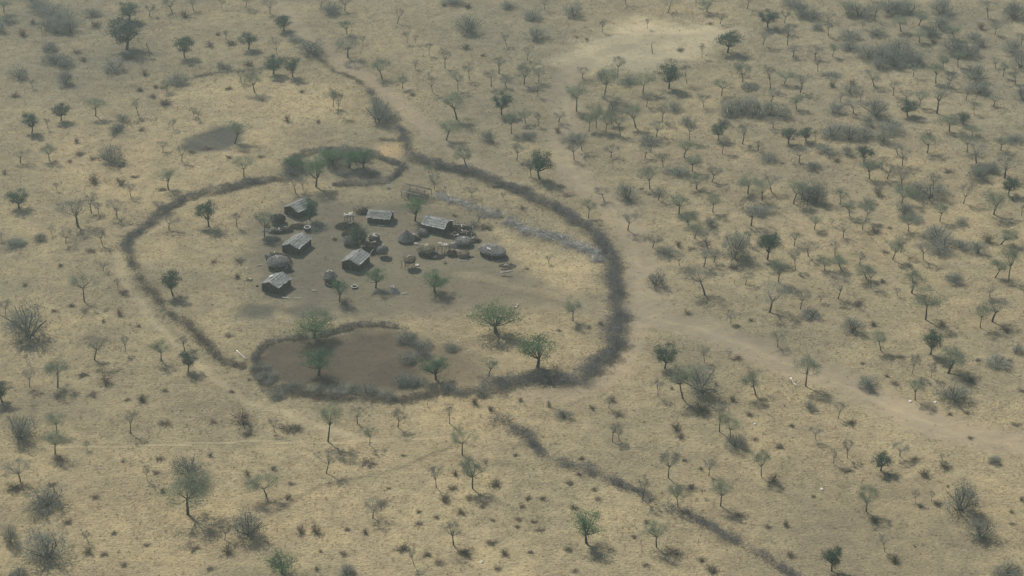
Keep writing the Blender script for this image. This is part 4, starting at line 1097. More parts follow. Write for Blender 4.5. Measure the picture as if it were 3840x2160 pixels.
('w',23.52,272.71,0.35,1.74,"low brown bush, lower row second from left, at the diagonal brush line's end"),
('w',21.91,281.22,0.35,1.42,"low brown bush, lower row first from left, at the diagonal brush line's end"),
('w',31.96,288.79,0.43,2.35,"low brown bush, upper row second from left, at the diagonal brush line's end"),
('w',49.02,299.18,1.66,2.97,'low brown bush, seventh from left, above the diagonal brush line'),
('w',33.39,274.06,0.68,1.40,"low brown bush, lower row fourth from left, at the diagonal brush line's end"),
('w',47.07,313.51,0.55,1.54,'low brown bush, sixth from left, above the diagonal brush line'),
('w',51.58,310.92,0.61,2.30,'low brown bush, eighth from left, above the diagonal brush line'),
('w',46.14,284.35,0.47,1.61,"low brown bush, upper row fourth from left, at the diagonal brush line's end"),
('w',28.52,276.50,0.83,3.51,"low brown bush, lower row third from left, at the diagonal brush line's end"),
('w',55.72,293.96,0.41,1.01,'low brown bush, ninth from left, above the diagonal brush line'),
('w',41.12,287.83,0.64,1.81,"low brown bush, upper row third from left, at the diagonal brush line's end"),
('w',33.54,296.90,0.41,2.03,'low brown bush, fourth from left, above the diagonal brush line'),
('b',64.06,306.87,4.15,2.28,'bare grey thorn tree, second from left, near the lower right edge'),
('b',61.13,304.97,3.36,1.23,'bare grey thorn tree, first from left, near the lower right edge'),
('b',74.24,307.56,3.48,2.85,'bare grey thorn tree, third from left, near the lower right edge'),
('d',69.69,302.59,3.57,3.19,'dense dark green round tree, the only one near the lower right edge'),
('u',91.90,305.93,1.08,2.46,'grey twiggy bush, the only one near the lower right edge'),
('b',82.01,306.01,1.35,1.23,'bare grey thorn tree, sixth from left, near the lower right edge'),
('w',81.86,304.00,0.90,2.82,'low brown bush, sixth from left, near the lower right edge'),
('s',64.77,289.15,5.23,3.72,'thin grey-green leafy tree, the only one in the bottom right corner'),
('b',66.01,276.86,3.42,1.94,'bare grey thorn tree, the only one in the bottom right corner'),
('w',67.16,273.61,1.38,2.26,'low brown bush, second from left, in the bottom right corner'),
('u',81.99,289.76,5.82,4.89,'grey twiggy bush, first from left, in the bottom right corner'),
('u',83.98,281.34,3.98,4.17,'grey twiggy bush, second from left, in the bottom right corner'),
('b',74.14,291.70,2.85,1.19,'bare grey thorn tree, fourth from left, near the lower right edge'),
('b',77.28,292.34,2.64,1.01,'bare grey thorn tree, fifth from left, near the lower right edge'),
('d',55.73,271.00,4.66,3.29,'dense dark green round tree, the only one in the bottom right corner'),
('u',86.10,270.31,1.64,4.14,'grey twiggy bush, third from left, in the bottom right corner'),
('w',77.67,300.89,1.65,2.05,'low brown bush, fifth from left, near the lower right edge'),
('w',78.27,291.54,0.71,2.01,'low brown bush, fifth from left, in the bottom right corner'),
('w',65.85,286.13,0.92,2.34,'low brown bush, first from left, in the bottom right corner'),
('w',62.96,302.57,0.42,2.06,'low brown bush, first from left, near the lower right edge'),
('w',74.99,290.73,0.41,1.46,'low brown bush, fourth from left, in the bottom right corner'),
('w',71.08,300.80,0.35,0.75,'low brown bush, third from left, near the lower right edge'),
('w',90.48,285.16,0.35,1.26,'low brown bush, seventh from left, in the bottom right corner'),
('w',71.57,278.28,0.35,0.71,'low brown bush, third from left, in the bottom right corner'),
('w',93.87,292.69,0.99,1.10,'low brown bush, ninth from left, near the lower right edge'),
('w',81.19,297.14,0.47,0.74,'low brown bush, seventh from left, near the lower right edge'),
('w',91.15,288.86,0.38,1.09,'low brown bush, sixth from left, in the bottom right corner'),
('w',76.84,306.45,0.36,2.46,'low brown bush, fourth from left, near the lower right edge'),
('w',89.05,314.05,0.35,1.54,'low brown bush, eighth from left, near the lower right edge'),
('w',63.73,302.73,0.35,1.50,'low brown bush, second from left, near the lower right edge')]
FENCES = [
('thorn_fence', 'thick grey thorn-brush fence curving behind the huts down to the gate', 'fence', 4.3, 2.0, 1.15, 'brush', [(-26.72, 446.81), (-19.96, 442.38), (-11.81, 438.5), (-4.75, 432.55), (2.15, 425.8), (8.87, 418.55), (14.46, 411.5), (18.94, 404.0), (21.95, 395.69), (23.0, 386.66), (22.99, 377.0), (22.55, 365.89)]),
('thorn_fence', 'thick grey thorn-brush fence bending round the bottom right from the gate', 'fence', 5.8, 1.9, 1.2, 'brush', [(22.64, 364.09), (22.72, 355.28), (21.05, 348.47), (18.72, 342.68), (15.51, 338.15), (11.52, 335.44), (7.46, 334.96), (3.42, 336.71), (0.97, 335.91), (-2.27, 334.18), (-6.13, 332.61)]),
('thorn_fence', 'dark thorn-brush fence sweeping from the garden round the left bend', 'fence', 2.8, 1.7, 1.0, 'brush', [(-54.1, 436.1), (-59.32, 433.73), (-65.89, 430.67), (-71.41, 427.65), (-78.64, 423.52), (-82.57, 418.78), (-84.64, 412.59), (-86.59, 407.19), (-89.32, 402.32), (-89.7, 397.12), (-88.36, 391.63)]),
('thorn_fence', 'thin broken brush fence along the lower left of the homestead', 'fence', 3.0, 0.8, 0.5, 'brush_brown', [(-87.93, 390.23), (-85.33, 384.69), (-83.06, 379.85), (-78.86, 371.75), (-75.15, 364.99), (-71.97, 361.24), (-67.79, 356.15)]),
('thorn_fence', "low dark brush fence leading to the cattle pen's left corner", 'fence', 2.8, 1.0, 0.75, 'brush_brown', [(-67.38, 355.63), (-64.45, 350.5), (-62.37, 345.81), (-59.2, 342.51), (-54.79, 341.54)]),
('pen_fence', "dark stick fence round the cattle pen's upper left", 'fence', 1.1, 1.25, 0.95, 'brush', [(-53.5, 343.17), (-53.48, 347.14), (-52.32, 350.83), (-49.54, 352.37), (-45.43, 353.39), (-43.37, 353.91)]),
('pen_fence', "dark stick fence along the cattle pen's top, ending at the opening", 'fence', 1.0, 1.2, 1.0, 'brush', [(-41.29, 354.25), (-38.84, 355.28), (-35.6, 357.37), (-33.16, 358.94), (-28.91, 359.29), (-24.57, 358.07)]),
('pen_fence', "grey brush fence down the cattle pen's right side", 'fence', 3.2, 1.0, 0.6, 'brush', [(-23.49, 357.02), (-21.84, 354.42), (-20.23, 350.67), (-18.8, 346.47), (-17.3, 342.19), (-16.18, 338.63)]),
('pen_fence', "low tumbled brush fence along the cattle pen's bottom edge", 'fence', 4.0, 0.75, 0.75, 'brush_brown', [(-53.42, 341.05), (-50.89, 336.23), (-48.15, 331.98), (-43.93, 330.12), (-39.1, 329.81), (-32.61, 328.74), (-26.96, 327.97), (-20.62, 328.74), (-15.09, 330.74), (-10.28, 330.74), (-6.68, 331.52)]),
('garden_hedge', "dark brush hedge arching over the garden's top", 'hedge', 2.6, 1.5, 0.85, 'brush', [(-56.85, 440.43), (-56.34, 445.32), (-53.38, 449.3), (-49.99, 451.31), (-44.91, 451.81), (-39.2, 450.81), (-35.45, 448.3), (-31.7, 445.08), (-28.55, 442.87)]),
('garden_hedge', "dark brush hedge along the garden's bottom beside a white board", 'hedge', 2.0, 1.2, 0.85, 'brush', [(-27.39, 441.89), (-28.77, 437.54), (-30.06, 433.73), (-32.41, 431.61), (-36.33, 431.14), (-40.28, 431.14), (-44.66, 430.43)]),
('field_hedge', 'dark brush hedge climbing from the fence junction along the field track', 'hedge', 3.0, 1.2, 0.66, 'brush', [(-27.05, 449.3), (-27.62, 458.98), (-29.87, 466.33), (-33.26, 472.24), (-35.86, 479.94), (-37.93, 487.0), (-39.93, 492.47)]),
('field_hedge', 'thin brown brush hedge at the upper end of the field track', 'hedge', 2.0, 0.7, 0.35, 'brush_brown', [(-40.86, 494.81), (-43.2, 499.83), (-46.84, 503.73), (-50.45, 506.76), (-53.72, 511.99), (-57.51, 522.39)]),
('field_hedge', "low brown brush line bordering the dry field's top", 'hedge', 1.7, 0.6, 0.35, 'brush_brown', [(-66.62, 510.44), (-73.12, 507.98), (-81.9, 506.15), (-88.22, 503.12), (-94.23, 498.64), (-96.93, 493.34)]),
('field_hedge', "low brush line bordering the dry field's left end", 'hedge', 1.6, 0.6, 0.4, 'brush_brown', [(-104.29, 460.28), (-103.91, 467.4), (-99.84, 470.08), (-95.09, 471.43)]),
('field_hedge', 'short brown brush row closing the orange sand patch', 'hedge', 1.2, 0.7, 0.5, 'brush_brown', [(-34.55, 458.46), (-31.41, 457.94), (-28.81, 457.94)]),
('brush_row', 'grey-green brush row running behind the huts to the roof frame', 'hedge', 4.4, 1.0, 0.7, 'brush_pale', [(-18.52, 424.43), (-15.34, 422.15), (-10.4, 417.66), (-5.55, 414.34), (-2.48, 411.94)]),
('brush_row', 'pale grey brush row inside the fence, right of the huts', 'hedge', 5.2, 0.9, 0.85, 'brush_pale', [(-1.52, 410.2), (3.01, 405.48), (7.66, 402.11), (12.26, 399.19), (16.8, 396.1), (19.28, 393.45), (19.82, 388.64)]),
('brush_line', 'dark brush line running diagonally from the lower fence bend', 'hedge', 3.6, 1.0, 0.68, 'brush', [(-4.02, 322.83), (-1.41, 319.86), (0.93, 316.94), (4.0, 312.2), (6.23, 307.56), (8.46, 305.08), (13.68, 302.89), (15.74, 301.67)]),
('brush_line', 'dark brush line running diagonally off the bottom edge', 'hedge', 3.2, 0.85, 0.62, 'brush', [(15.88, 301.54), (18.76, 298.86), (23.03, 295.43), (25.83, 293.21), (29.97, 289.62), (34.0, 285.84), (38.61, 281.53), (41.76, 277.66), (44.89, 274.34), (48.58, 270.39), (51.52, 266.63)])]
PATHS = [
('wide dusty track leading from the gate to the right edge', 10.0, 'track', 0.9, [(23.21, 365.17), (30.3, 362.3), (40.25, 357.89), (49.68, 350.5), (58.62, 341.86), (67.39, 334.65), (76.29, 325.39), (86.37, 316.5), (101.88, 310.08)]),
('dusty track climbing from the gate to the sandy clearing', 9.0, 'track', 0.8, [(26.96, 364.09), (29.69, 373.24), (29.46, 388.64), (27.9, 405.06), (23.51, 422.61), (16.05, 433.02), (14.21, 446.31), (14.36, 464.21), (14.3, 483.31), (15.91, 503.73), (20.75, 514.48)]),
('faint track crossing the sandy clearing', 4.5, 'track', 0.4, [(24.36, 519.2), (41.2, 530.84), (68.07, 541.55)]),
('pale wheel rut along the track from the gate', 1.6, 'sand', 0.36, [(26.94, 363.73), (31.95, 361.24), (40.2, 357.37), (49.6, 349.82), (58.53, 341.21), (67.27, 333.86), (76.15, 324.63), (86.22, 315.78), (101.68, 309.24)]),
('pale wheel rut on the track up to the clearing', 1.5, 'sand', 0.22, [(28.15, 369.54), (28.91, 388.64), (27.41, 404.63), (23.46, 421.47), (16.51, 431.84), (14.62, 446.31), (14.67, 464.21), (14.73, 483.31), (16.32, 502.22)]),
("beaten strip following the fence's lower right bend", 6.0, 'track', 0.75, [(26.86, 362.3), (25.49, 350.16), (22.35, 341.05), (17.14, 333.86), (10.58, 329.97), (3.37, 330.74)]),
('track beside the field hedge', 6.0, 'track', 0.75, [(-4.29, 436.58), (-11.98, 446.31), (-20.7, 462.89), (-29.97, 480.5), (-37.41, 496.27), (-46.18, 509.82), (-56.94, 528.87), (-65.63, 545.66), (-72.33, 563.36)]),
("sandy footpath outside the fence's left bend", 2.6, 'sand', 0.7, [(-82.22, 409.34), (-89.81, 398.77), (-90.92, 390.63), (-85.94, 377.0), (-77.01, 360.53), (-68.09, 346.8), (-60.92, 337.03), (-53.25, 327.67), (-44.81, 323.13), (-35.63, 317.23), (-29.98, 314.34)]),
('thin footpath crossing the lower left grass', 1.1, 'sand', 0.7, [(-87.28, 311.21), (-75.78, 311.21), (-65.9, 311.77), (-56.03, 312.62), (-49.17, 313.2), (-40.58, 312.06), (-35.22, 312.34), (-28.38, 313.48), (-21.45, 313.77), (-11.44, 314.63)]),
('winding footpath below the cattle pen', 1.2, 'worn', 0.8, [(-60.29, 276.23), (-54.65, 281.04), (-49.42, 284.72), (-44.05, 288.1), (-40.15, 292.57), (-36.17, 297.13), (-31.15, 299.39), (-24.57, 301.54), (-19.47, 304.53), (-15.83, 307.98), (-12.11, 310.78)]),
('pale path from the gate to the huts', 4.0, 'straw', 0.3, [(22.52, 365.17), (14.18, 370.27), (5.47, 374.17), (-3.39, 379.28), (-11.5, 382.75)])]
SOILS = [
('left_warm', 'straw', 26, 0.55, [(-146.7, 486.14), (-108.57, 491.89), (-67.91, 464.21), (-68.31, 434.2), (-83.62, 418.11), (-91.11, 400.85), (-87.72, 377.0), (-69.5, 345.14), (-79.04, 329.2), (-111.79, 345.14)]),
('bottom_warm', 'straw', 24, 0.5, [(-104.16, 314.34), (-45.75, 317.23), (-2.98, 320.16), (22.71, 290.0), (14.33, 261.62), (-91.11, 261.62)]),
('inner_warm', 'straw', 10, 0.45, [(-82.73, 400.85), (-77.84, 418.11), (-64.9, 422.61), (-60.37, 400.85), (-61.56, 380.82), (-56.22, 351.85), (-60.82, 348.47), (-73.56, 365.89), (-83.7, 384.69)]),
('inner_grass', 'straw', 12, 0.35, [(-11.79, 358.77), (18.46, 367.71), (19.6, 353.56), (10.79, 338.63), (-3.11, 338.63)]),
('right_pale', 'straw', 20, 0.4, [(40.03, 422.61), (72.18, 409.34), (72.66, 380.82), (49.13, 369.54), (36.58, 377.0)]),
('dark_patch', 'ash_grey', 2.6, 0.97, [(-85.63, 451.31), (-84.86, 458.46), (-80.41, 463.68), (-76.27, 467.93), (-72.43, 468.47), (-70.79, 462.11), (-71.68, 454.35), (-75.01, 450.81), (-79.99, 449.8)]),  # dark grey tone laid over this outline, soft at the edge
('pale_field', 'straw', 9, 0.75, [(-95.15, 490.44), (-81.38, 502.22), (-65.89, 503.73), (-47.38, 496.27), (-41.82, 480.5), (-48.67, 472.24), (-61.62, 464.21), (-70.47, 451.31), (-76.93, 438.98), (-82.3, 441.4), (-75.94, 461.58), (-88.41, 474.97)]),
('orange_sand', 'orange', 2.5, 0.75, [(-34.39, 455.89), (-29.25, 456.4), (-28.21, 450.05), (-30.73, 445.82), (-34.5, 449.3)]),
('sandy_clearing', 'pale', 9, 0.9, [(30.15, 544.97), (40.01, 549.82), (56.47, 544.97), (70.53, 542.23), (63.4, 530.51), (49.39, 516.04), (37.58, 509.82), (23.9, 507.37), (9.35, 514.48), (17.64, 525.61)]),
('clearing_tail', 'pale', 9, 0.5, [(31.57, 525.61), (57.11, 525.61), (48.89, 509.82), (30.63, 506.76)]),
('yard', 'yard', 7, 0.9, [(-61.38, 409.34), (-57.01, 421.47), (-47.62, 424.89), (-37.38, 418.11), (-26.89, 420.35), (-16.12, 415.89), (-8.3, 407.19), (0.18, 392.64), (4.65, 380.82), (22.42, 368.62), (22.21, 364.09), (5.4, 367.71), (-7.63, 365.89), (-17.91, 362.3), (-28.24, 362.3), (-37.85, 364.09), (-49.75, 370.46), (-56.2, 373.24), (-60.73, 388.64)]),
('dry_plot', 'straw', 5, 0.85, [(-6.41, 407.19), (1.12, 400.85), (12.12, 393.65), (18.37, 388.64), (18.82, 377.0), (11.65, 374.17), (3.77, 382.75), (0.18, 394.67)]),
('pen_floor', 'dung', 5, 0.95, [(-52.65, 344.32), (-51.61, 349.82), (-44.47, 352.19), (-37.11, 354.94), (-32.23, 357.89), (-25.38, 357.37), (-21.33, 352.71), (-18.49, 345.14), (-14.44, 335.44), (-18.34, 331.52), (-31.15, 330.74), (-45.8, 332.61), (-49.52, 337.03)]),
('pen_margin', 'dung', 9, 0.65, [(-20.03, 351.85), (-12.41, 350.16), (-7.22, 340.24), (-7.92, 333.86), (-16.79, 333.08)]),
('ash_patch', 'ash_grey', 2.5, 0.75, [(-59.72, 366.25), (-57.43, 368.8), (-53.02, 368.44), (-50.57, 365.89), (-51.52, 362.66), (-55.72, 361.77), (-58.91, 363.19)]),
('ash_patch', 'ash_grey', 2.5, 0.7, [(-50.1, 365.53), (-46.88, 368.07), (-42.41, 366.8), (-39.43, 362.3), (-43.63, 361.24), (-48.03, 362.3)]),
('garden_bed', 'greysoil', 4, 0.6, [(-55.64, 441.4), (-49.72, 448.3), (-38.44, 447.3), (-30.92, 440.19), (-32.57, 434.2), (-43.39, 433.02), (-52.54, 435.39)]),
('bare_patch', 'worn', 2.5, 0.7, [(-5.54, 306.59), (0.15, 307.01), (0.9, 303.16), (-3.6, 301.54)]),
('gate_dust', 'track', 8, 0.6, [(26.34, 384.69), (35.22, 382.75), (36.29, 373.24), (28.69, 364.09), (25.33, 365.89)]),
('low_right', 'worn', 20, 0.5, [(44.99, 293.86), (76.12, 303.16), (94.38, 292.57), (90.57, 263.83), (48.41, 263.83)]),
('right_straw', 'straw', 18, 0.5, [(67.07, 317.23), (101.88, 310.08), (98.56, 296.48), (76.12, 303.16)]),
('lower_straw', 'straw', 22, 0.4, [(-63.94, 335.44), (-30.93, 327.67), (-6.99, 326.14), (-10.31, 300.46), (0.87, 287.47), (30.19, 292.57), (14.41, 263.83), (-42.53, 287.47)]),
('left_sand', 'straw', 10, 0.45, [(-77.28, 357.02), (-63.23, 341.86), (-51.84, 329.2), (-58.04, 327.67), (-71.98, 345.14)]),
('upper_grey', 'greysoil', 25, 0.45, [(-35.62, 567.02), (26.22, 567.02), (13.0, 525.61), (6.5, 464.21), (-14.33, 458.98), (-32.92, 516.04)]),
('corner_grey', 'greysoil', 25, 0.5, [(72.53, 538.84), (164.75, 567.02), (139.6, 464.21), (93.42, 451.31), (69.38, 464.21)]),
('corner_grey', 'greysoil', 20, 0.5, [(-164.25, 567.02), (-118.49, 567.02), (-109.52, 516.04), (-118.41, 486.14), (-149.56, 506.76)]),
('right_pink', 'pink', 22, 0.5, [(37.59, 458.98), (92.58, 446.31), (75.03, 396.71), (45.82, 380.82), (33.73, 400.85)])]

SOIL_COL = {
    'base': (0.35, 0.299, 0.189), 'straw': (0.495, 0.413, 0.250), 'pale': (0.57, 0.491, 0.320), 'orange': (0.54, 0.401, 0.224),
    'yard': (0.228, 0.203, 0.143), 'dung': (0.14, 0.114, 0.081), 'ash_grey': (0.12, 0.118, 0.100), 'greysoil': (0.275, 0.250, 0.179),
    'worn': (0.265, 0.225, 0.145), 'track': (0.405, 0.335, 0.228), 'sand': (0.54, 0.455, 0.286), 'pink': (0.35, 0.290, 0.191),
}
BARE = {'yard': 0.1, 'dung': 0.1, 'ash_grey': 0.3, 'track': 0.0, 'sand': 0.25, 'pale': 0.25, 'orange': 0.2, 'worn': 0.7}

def seg_dist(P, A, B):
    AB = B - A
    t = np.clip(((P - A) @ AB) / (AB @ AB + 1e-9), 0, 1)
    return np.linalg.norm(P - A - t[:, None] * AB, axis=1)

def line_dist(P, pts):
    pts = np.array(pts)
    d = np.full(len(P), 1e9)
    for a, b in zip(pts[:-1], pts[1:]):
        d = np.minimum(d, seg_dist(P, a, b))
    return d

def poly_sd(P, pts):
    pts = np.array(pts)
    d = line_dist(P, np.concatenate([pts, pts[:1]]))
    inside = np.zeros(len(P), bool)
    x, y = P[:, 0], P[:, 1]
    for (x0, y0), (x1, y1) in zip(pts, np.roll(pts, -1, 0)):
        c = ((y0 > y) != (y1 > y)) & (x < (x1 - x0) * (y - y0) / (y1 - y0 + 1e-12) + x0)
        inside ^= c
    return np.where(inside, -d, d)

def sstep(x):
    x = np.clip(x, 0, 1)
    return x * x * (3 - 2 * x)

def wobble(P):
    x, y = P[:, 0], P[:, 1]
    return (np.sin(x * 0.31 + 1.7 * np.sin(y * 0.17)) + np.sin(y * 0.27 + 1.3 * np.sin(x * 0.21 + 2)) + 0.6 * np.sin(x * 0.9 + y * 0.7) + 0.5 * np.sin(y * 1.3 - x * 0.8)) * 0.5

def soil_field(P):
    C = np.tile(np.array(SOIL_COL['base']), (len(P), 1))
    G = np.ones(len(P))
    wb = wobble(P)
    def lay(m, key):
        nonlocal C, G
        C = C + (np.array(SOIL_COL[key]) - C) * m[:, None]
        G = G + (BARE.get(key, 1.0) - G) * m
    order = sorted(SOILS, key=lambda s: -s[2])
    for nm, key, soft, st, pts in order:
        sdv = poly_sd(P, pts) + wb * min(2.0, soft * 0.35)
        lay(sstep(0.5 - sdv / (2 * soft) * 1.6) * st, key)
    for lb, wd, key, st, pts in PATHS:
        d = line_dist(P, pts) + wb * min(0.7, wd * 0.15)
        lay(sstep(1.0 - (d - wd * 0.15) / (wd * 0.55)) * st, key)
    return C, G

STEP = 0.75
gx = np.arange(-195, 195 + STEP / 2, STEP); gy = np.arange(236, 622 + STEP / 2, STEP)
ox = np.array([-5000, -2500, -1200, -600, -350, -240]); oy0 = np.array([-4000, -2000, -900, -300, 0, 120, 190, 220]); oy1 = np.array([640, 680, 780, 1000, 1500, 2500, 4000, 6000])
GX = np.concatenate([ox, gx, -ox[::-1]]); GY = np.concatenate([oy0, gy, oy1])
XX, YY = np.meshgrid(GX, GY)
GP = np.stack([XX.ravel(), YY.ravel()], 1)
NXG = len(GX); NYG = len(GY)
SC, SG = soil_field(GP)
ii = np.arange((NYG - 1) * (NXG - 1)); rr = ii // (NXG - 1); cc = ii % (NXG - 1)
CELLS = np.stack([rr * NXG + cc, rr * NXG + cc + 1, (rr + 1) * NXG + cc + 1, (rr + 1) * NXG + cc], 1)

def soil_attrs(me, C, G):
    a = me.attributes.new('soil', 'FLOAT_COLOR', 'POINT')
    a.data.foreach_set('color', np.concatenate([C, np.ones((len(C), 1))], 1).astype(np.float32).ravel())
    b = me.attributes.new('grass', 'FLOAT', 'POINT')
    b.data.foreach_set('value', G.astype(np.float32))

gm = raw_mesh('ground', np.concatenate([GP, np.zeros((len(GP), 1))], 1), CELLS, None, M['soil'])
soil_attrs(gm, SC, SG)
link('ground', gm, kind='structure')

CC = GP[CELLS].mean(1)
FINE = (np.abs(CC[:, 0]) < 194) & (CC[:, 1] > 237) & (CC[:, 1] < 621)
def sheet(name, mask, z):
    cells = CELLS[mask & FINE]
    u, inv = np.unique(cells, return_inverse=True)
    me = raw_mesh(name, np.concatenate([GP[u], np.full((len(u), 1), z)], 1), inv.reshape(-1, 4), None, M['soil'])
    soil_attrs(me, SC[u], SG[u])
    return link(name, me, kind='structure')
lay_z = 0.004
for nm, key, soft, st, pts in SOILS:
    if nm in ('yard', 'pen_floor', 'sandy_clearing', 'dry_plot', 'pale_field'):
        sheet(nm, poly_sd(CC, pts) < 0, lay_z); lay_z += 0.0015
for lb, wd, key, st, pts in PATHS:
    sheet('track' if wd > 3.5 else 'path', line_dist(CC, pts) < max(wd * 0.5, 0.7), lay_z); lay_z += 0.0015

# ------------------------------------------------------------------ trees and bushes
def bent(p, d, length, rng, n=4, bend=0.15, up=0.0):
    pts = [np.array(p, float)]
    d = np.array(d, float); d /= np.linalg.norm(d)
    for i in range(n):
        d = d + rng.normal(0, bend, 3) + np.array([0, 0, up])
        d /= np.linalg.norm(d)
        pts.append(pts[-1] + d * length / n)
    return np.array(pts), d

def grow(kind, seed):
    rng = np.random.default_rng(seed)
    tr, cr = MB(), MB()
    tips = []
    def side_dir(d, ang, az=None):
        a = np.cross(d, rng.normal(size=3)); a /= np.linalg.norm(a)
        return d * math.cos(ang) + a * math.sin(ang)
    if kind in 'bs':
        th = rng.uniform(1.5, 2.1)
        pts, d = bent((0, 0, -0.1), (rng.normal(0, .08), rng.normal(0, .08), 1), th, rng, 4, .07)
        r0 = rng.uniform(.075, .10)
        tr.tube(pts, np.linspace(r0 * 1.25, r0 * .8, len(pts)), 7)
        nc = int(rng.integers(20, 30)) if kind == 'b' else int(rng.integers(26, 36))
        shape = rng.uniform(0, 1)
        zc = rng.uniform(2.9, 3.4); ra = rng.uniform(1.5, 2.0); rb = rng.uniform(1.1, 1.6) if shape > .3 else rng.uniform(.8, 1.05)
        v = rng.normal(size=(nc, 3)); v[:, 2] = np.abs(v[:, 2]) * .95 - rng.choice([.15, .35, .6]); v /= np.linalg.norm(v, axis=1)[:, None]
        q = rng.uniform(.35, 1.0, nc)[:, None]
        lob = 1 + .25 * np.sin(np.arctan2(v[:, 1], v[:, 0]) * rng.integers(2, 4) + rng.uniform(0, 6))[:, None]
        cl = v * q * lob * np.array([ra, ra, rb]) + np.array([pts[-1][0], pts[-1][1], zc])
        top0 = pts[-1]
        for i in range(min(nc, 11)):
            e = cl[i]
            mid = top0 * .5 + e * .5 + np.array([0, 0, -.12]) + rng.normal(0, .08, 3)
            (tr if i < 4 else cr).tube(np.array([top0, mid, e]), [r0 * .5, r0 * .3, r0 * .1], 4)
        per = 50 if kind == 'b' else 38
        C0 = np.repeat(cl, per, 0)
        D = rng.normal(size=C0.shape) + np.repeat(v, per, 0) * .7 + np.array([0, 0, .25]); D /= np.linalg.norm(D, axis=1)[:, None]
        C = C0 + D * rng.uniform(0, .35, len(C0))[:, None]
        L = rng.uniform(.25, .6, len(C))
        cr.blades(C, D, L, rng.uniform(.012, .024, len(C)), rng)
        nl = 20 if kind == 'b' else 66
        Q = np.repeat(cl, nl, 0) + rng.normal(size=(nc * nl, 3)) * np.array([.34, .34, .27])
        cr.leaves(Q, rng.uniform(.06, .11, len(Q)), rng)
    elif kind in 'dg':
        flat = .42 if kind == 'g' else .58
        zc = 3.2 if kind == 'd' else 2.9
        pts, d = bent((0, 0, -0.1), (rng.normal(0, .08), rng.normal(0, .08), 1), 1.4 if kind == 'd' else 1.3, rng, 4, .08)
        r0 = .15
        tr.tube(pts, np.linspace(r0 * 1.25, r0 * .85, len(pts)), 7)
        nc = 46 if kind == 'd' else 40
        cl = []
        for i in range(nc):
            v = rng.normal(size=3); v /= np.linalg.norm(v)
            rr_ = rng.uniform(.5, .93) if i > 8 else rng.uniform(.1, .5)
            if kind == 'g' and v[2] < -.5: v[2] *= .5
            cl.append(np.array([v[0] * 2.35 * rr_ * rng.uniform(.85, 1.1), v[1] * 2.35 * rr_, zc + v[2] * (1.8 if kind == 'd' else 1.6) * rr_]))
        cl = np.array(cl)
        for i in range(0, nc, 3):
            q = cl[i]
            mid = (pts[-1] * .55 + q * .45) + np.array([0, 0, -.15])
            tr.tube(np.array([pts[-1], mid, q]), [r0 * .5, r0 * .3, r0 * .1], 4)
        per = 95 if kind == 'd' else 95
        sig = rng.uniform(.25, .46, nc)
        C = np.repeat(cl, per, 0) + rng.normal(size=(nc * per, 3)) * np.repeat(sig, per)[:, None] * np.array([1, 1, .75 if kind == 'd' else .55])
        C = C[C[:, 2] > .75]
        cr.leaves(C, rng.uniform(.09, .19, len(C)) if kind == 'd' else rng.uniform(.07, .15, len(C)), rng, .5)
        tw = cl[rng.integers(0, nc, 160)]
        cr.blades(tw, rng.normal(size=(160, 3)), .5, .02, rng)
    elif kind == 'u':
        ns = rng.integers(8, 12)
        for i in range(ns):
            az = i * 6.283 / ns + rng.normal(0, .3); el = rng.uniform(.55, 1.35)
            dd = (math.cos(az) * math.cos(el), math.sin(az) * math.cos(el), math.sin(el))
            lp, ld = bent((rng.normal(0, .12), rng.normal(0, .12), -.05), dd, rng.uniform(1.3, 2.2), rng, 5, .14, .03)
            tr.tube(lp, np.linspace(.055, .02, len(lp)), 4)
        nc = 34
        v = rng.normal(size=(nc, 3)); v[:, 2] = np.abs(v[:, 2]) * .9; v /= np.linalg.norm(v, axis=1)[:, None]
        q = rng.uniform(.25, .95, nc)[:, None]
        cl = v * q * np.array([1.7, 1.7, 1.75]) * rng.uniform(.8, 1.12, (nc, 1)) + np.array([0, 0, .35])
        per = 50
        sg = np.repeat(rng.uniform(.18, .34, nc), per)[:, None]
        C = np.repeat(cl, per, 0) + rng.normal(size=(nc * per, 3)) * sg
        C[:, 2] = np.abs(C[:, 2])
        D = C - np.array([0, 0, .2]); D = D / (np.linalg.norm(D, axis=1)[:, None] + 1e-6) + rng.normal(0, .7, C.shape)
        cr.blades(C, D, rng.uniform(.2, .5, len(C)), rng.uniform(.012, .026, len(C)), rng)
        keep = rng.random(len(C)) < .5
        cr.leaves((C + rng.normal(0, .1, C.shape))[keep], rng.uniform(.07, .15, keep.sum()), rng)
    elif kind == 'w':
        n = 34
        az = rng.uniform(0, 6.283, n); el = rng.uniform(.25, 1.4, n)
        D = np.stack([np.cos(az) * np.cos(el), np.sin(az) * np.cos(el), np.sin(el)], 1)
        for i in range(9):
            tr.tube(np.array([[0, 0, -.03], D[i] * .5 + np.array([0, 0, .05]), D[i] * 1.0]), [.03, .02, .006], 4)
        C0 = rng.normal(0, .08, (n, 3)) * np.array([1, 1, .2])
        ln = rng.uniform(.55, 1.1, n)
        for rep in range(9):
            f = rng.uniform(.15, 1.0, n)
            C = C0 + D * (ln * f)[:, None] + rng.normal(0, .06, (n, 3)); C[:, 2] = np.abs(C[:, 2])
            cr.blades(C, D + rng.normal(0, .7, (n, 3)), rng.uniform(.15, .35, n), .014, rng)
            cr.leaves(C + rng.normal(0, .08, (n, 3)) + np.array([0, 0, .06]), rng.uniform(.05, .12, n), rng)
    else:
        pts, d = bent((0, 0, -.1), (rng.normal(0, .15), rng.normal(0, .15), 1), 2.2, rng, 5, .12)
        tr.tube(pts, np.linspace(.17, .09, len(pts)), 7)
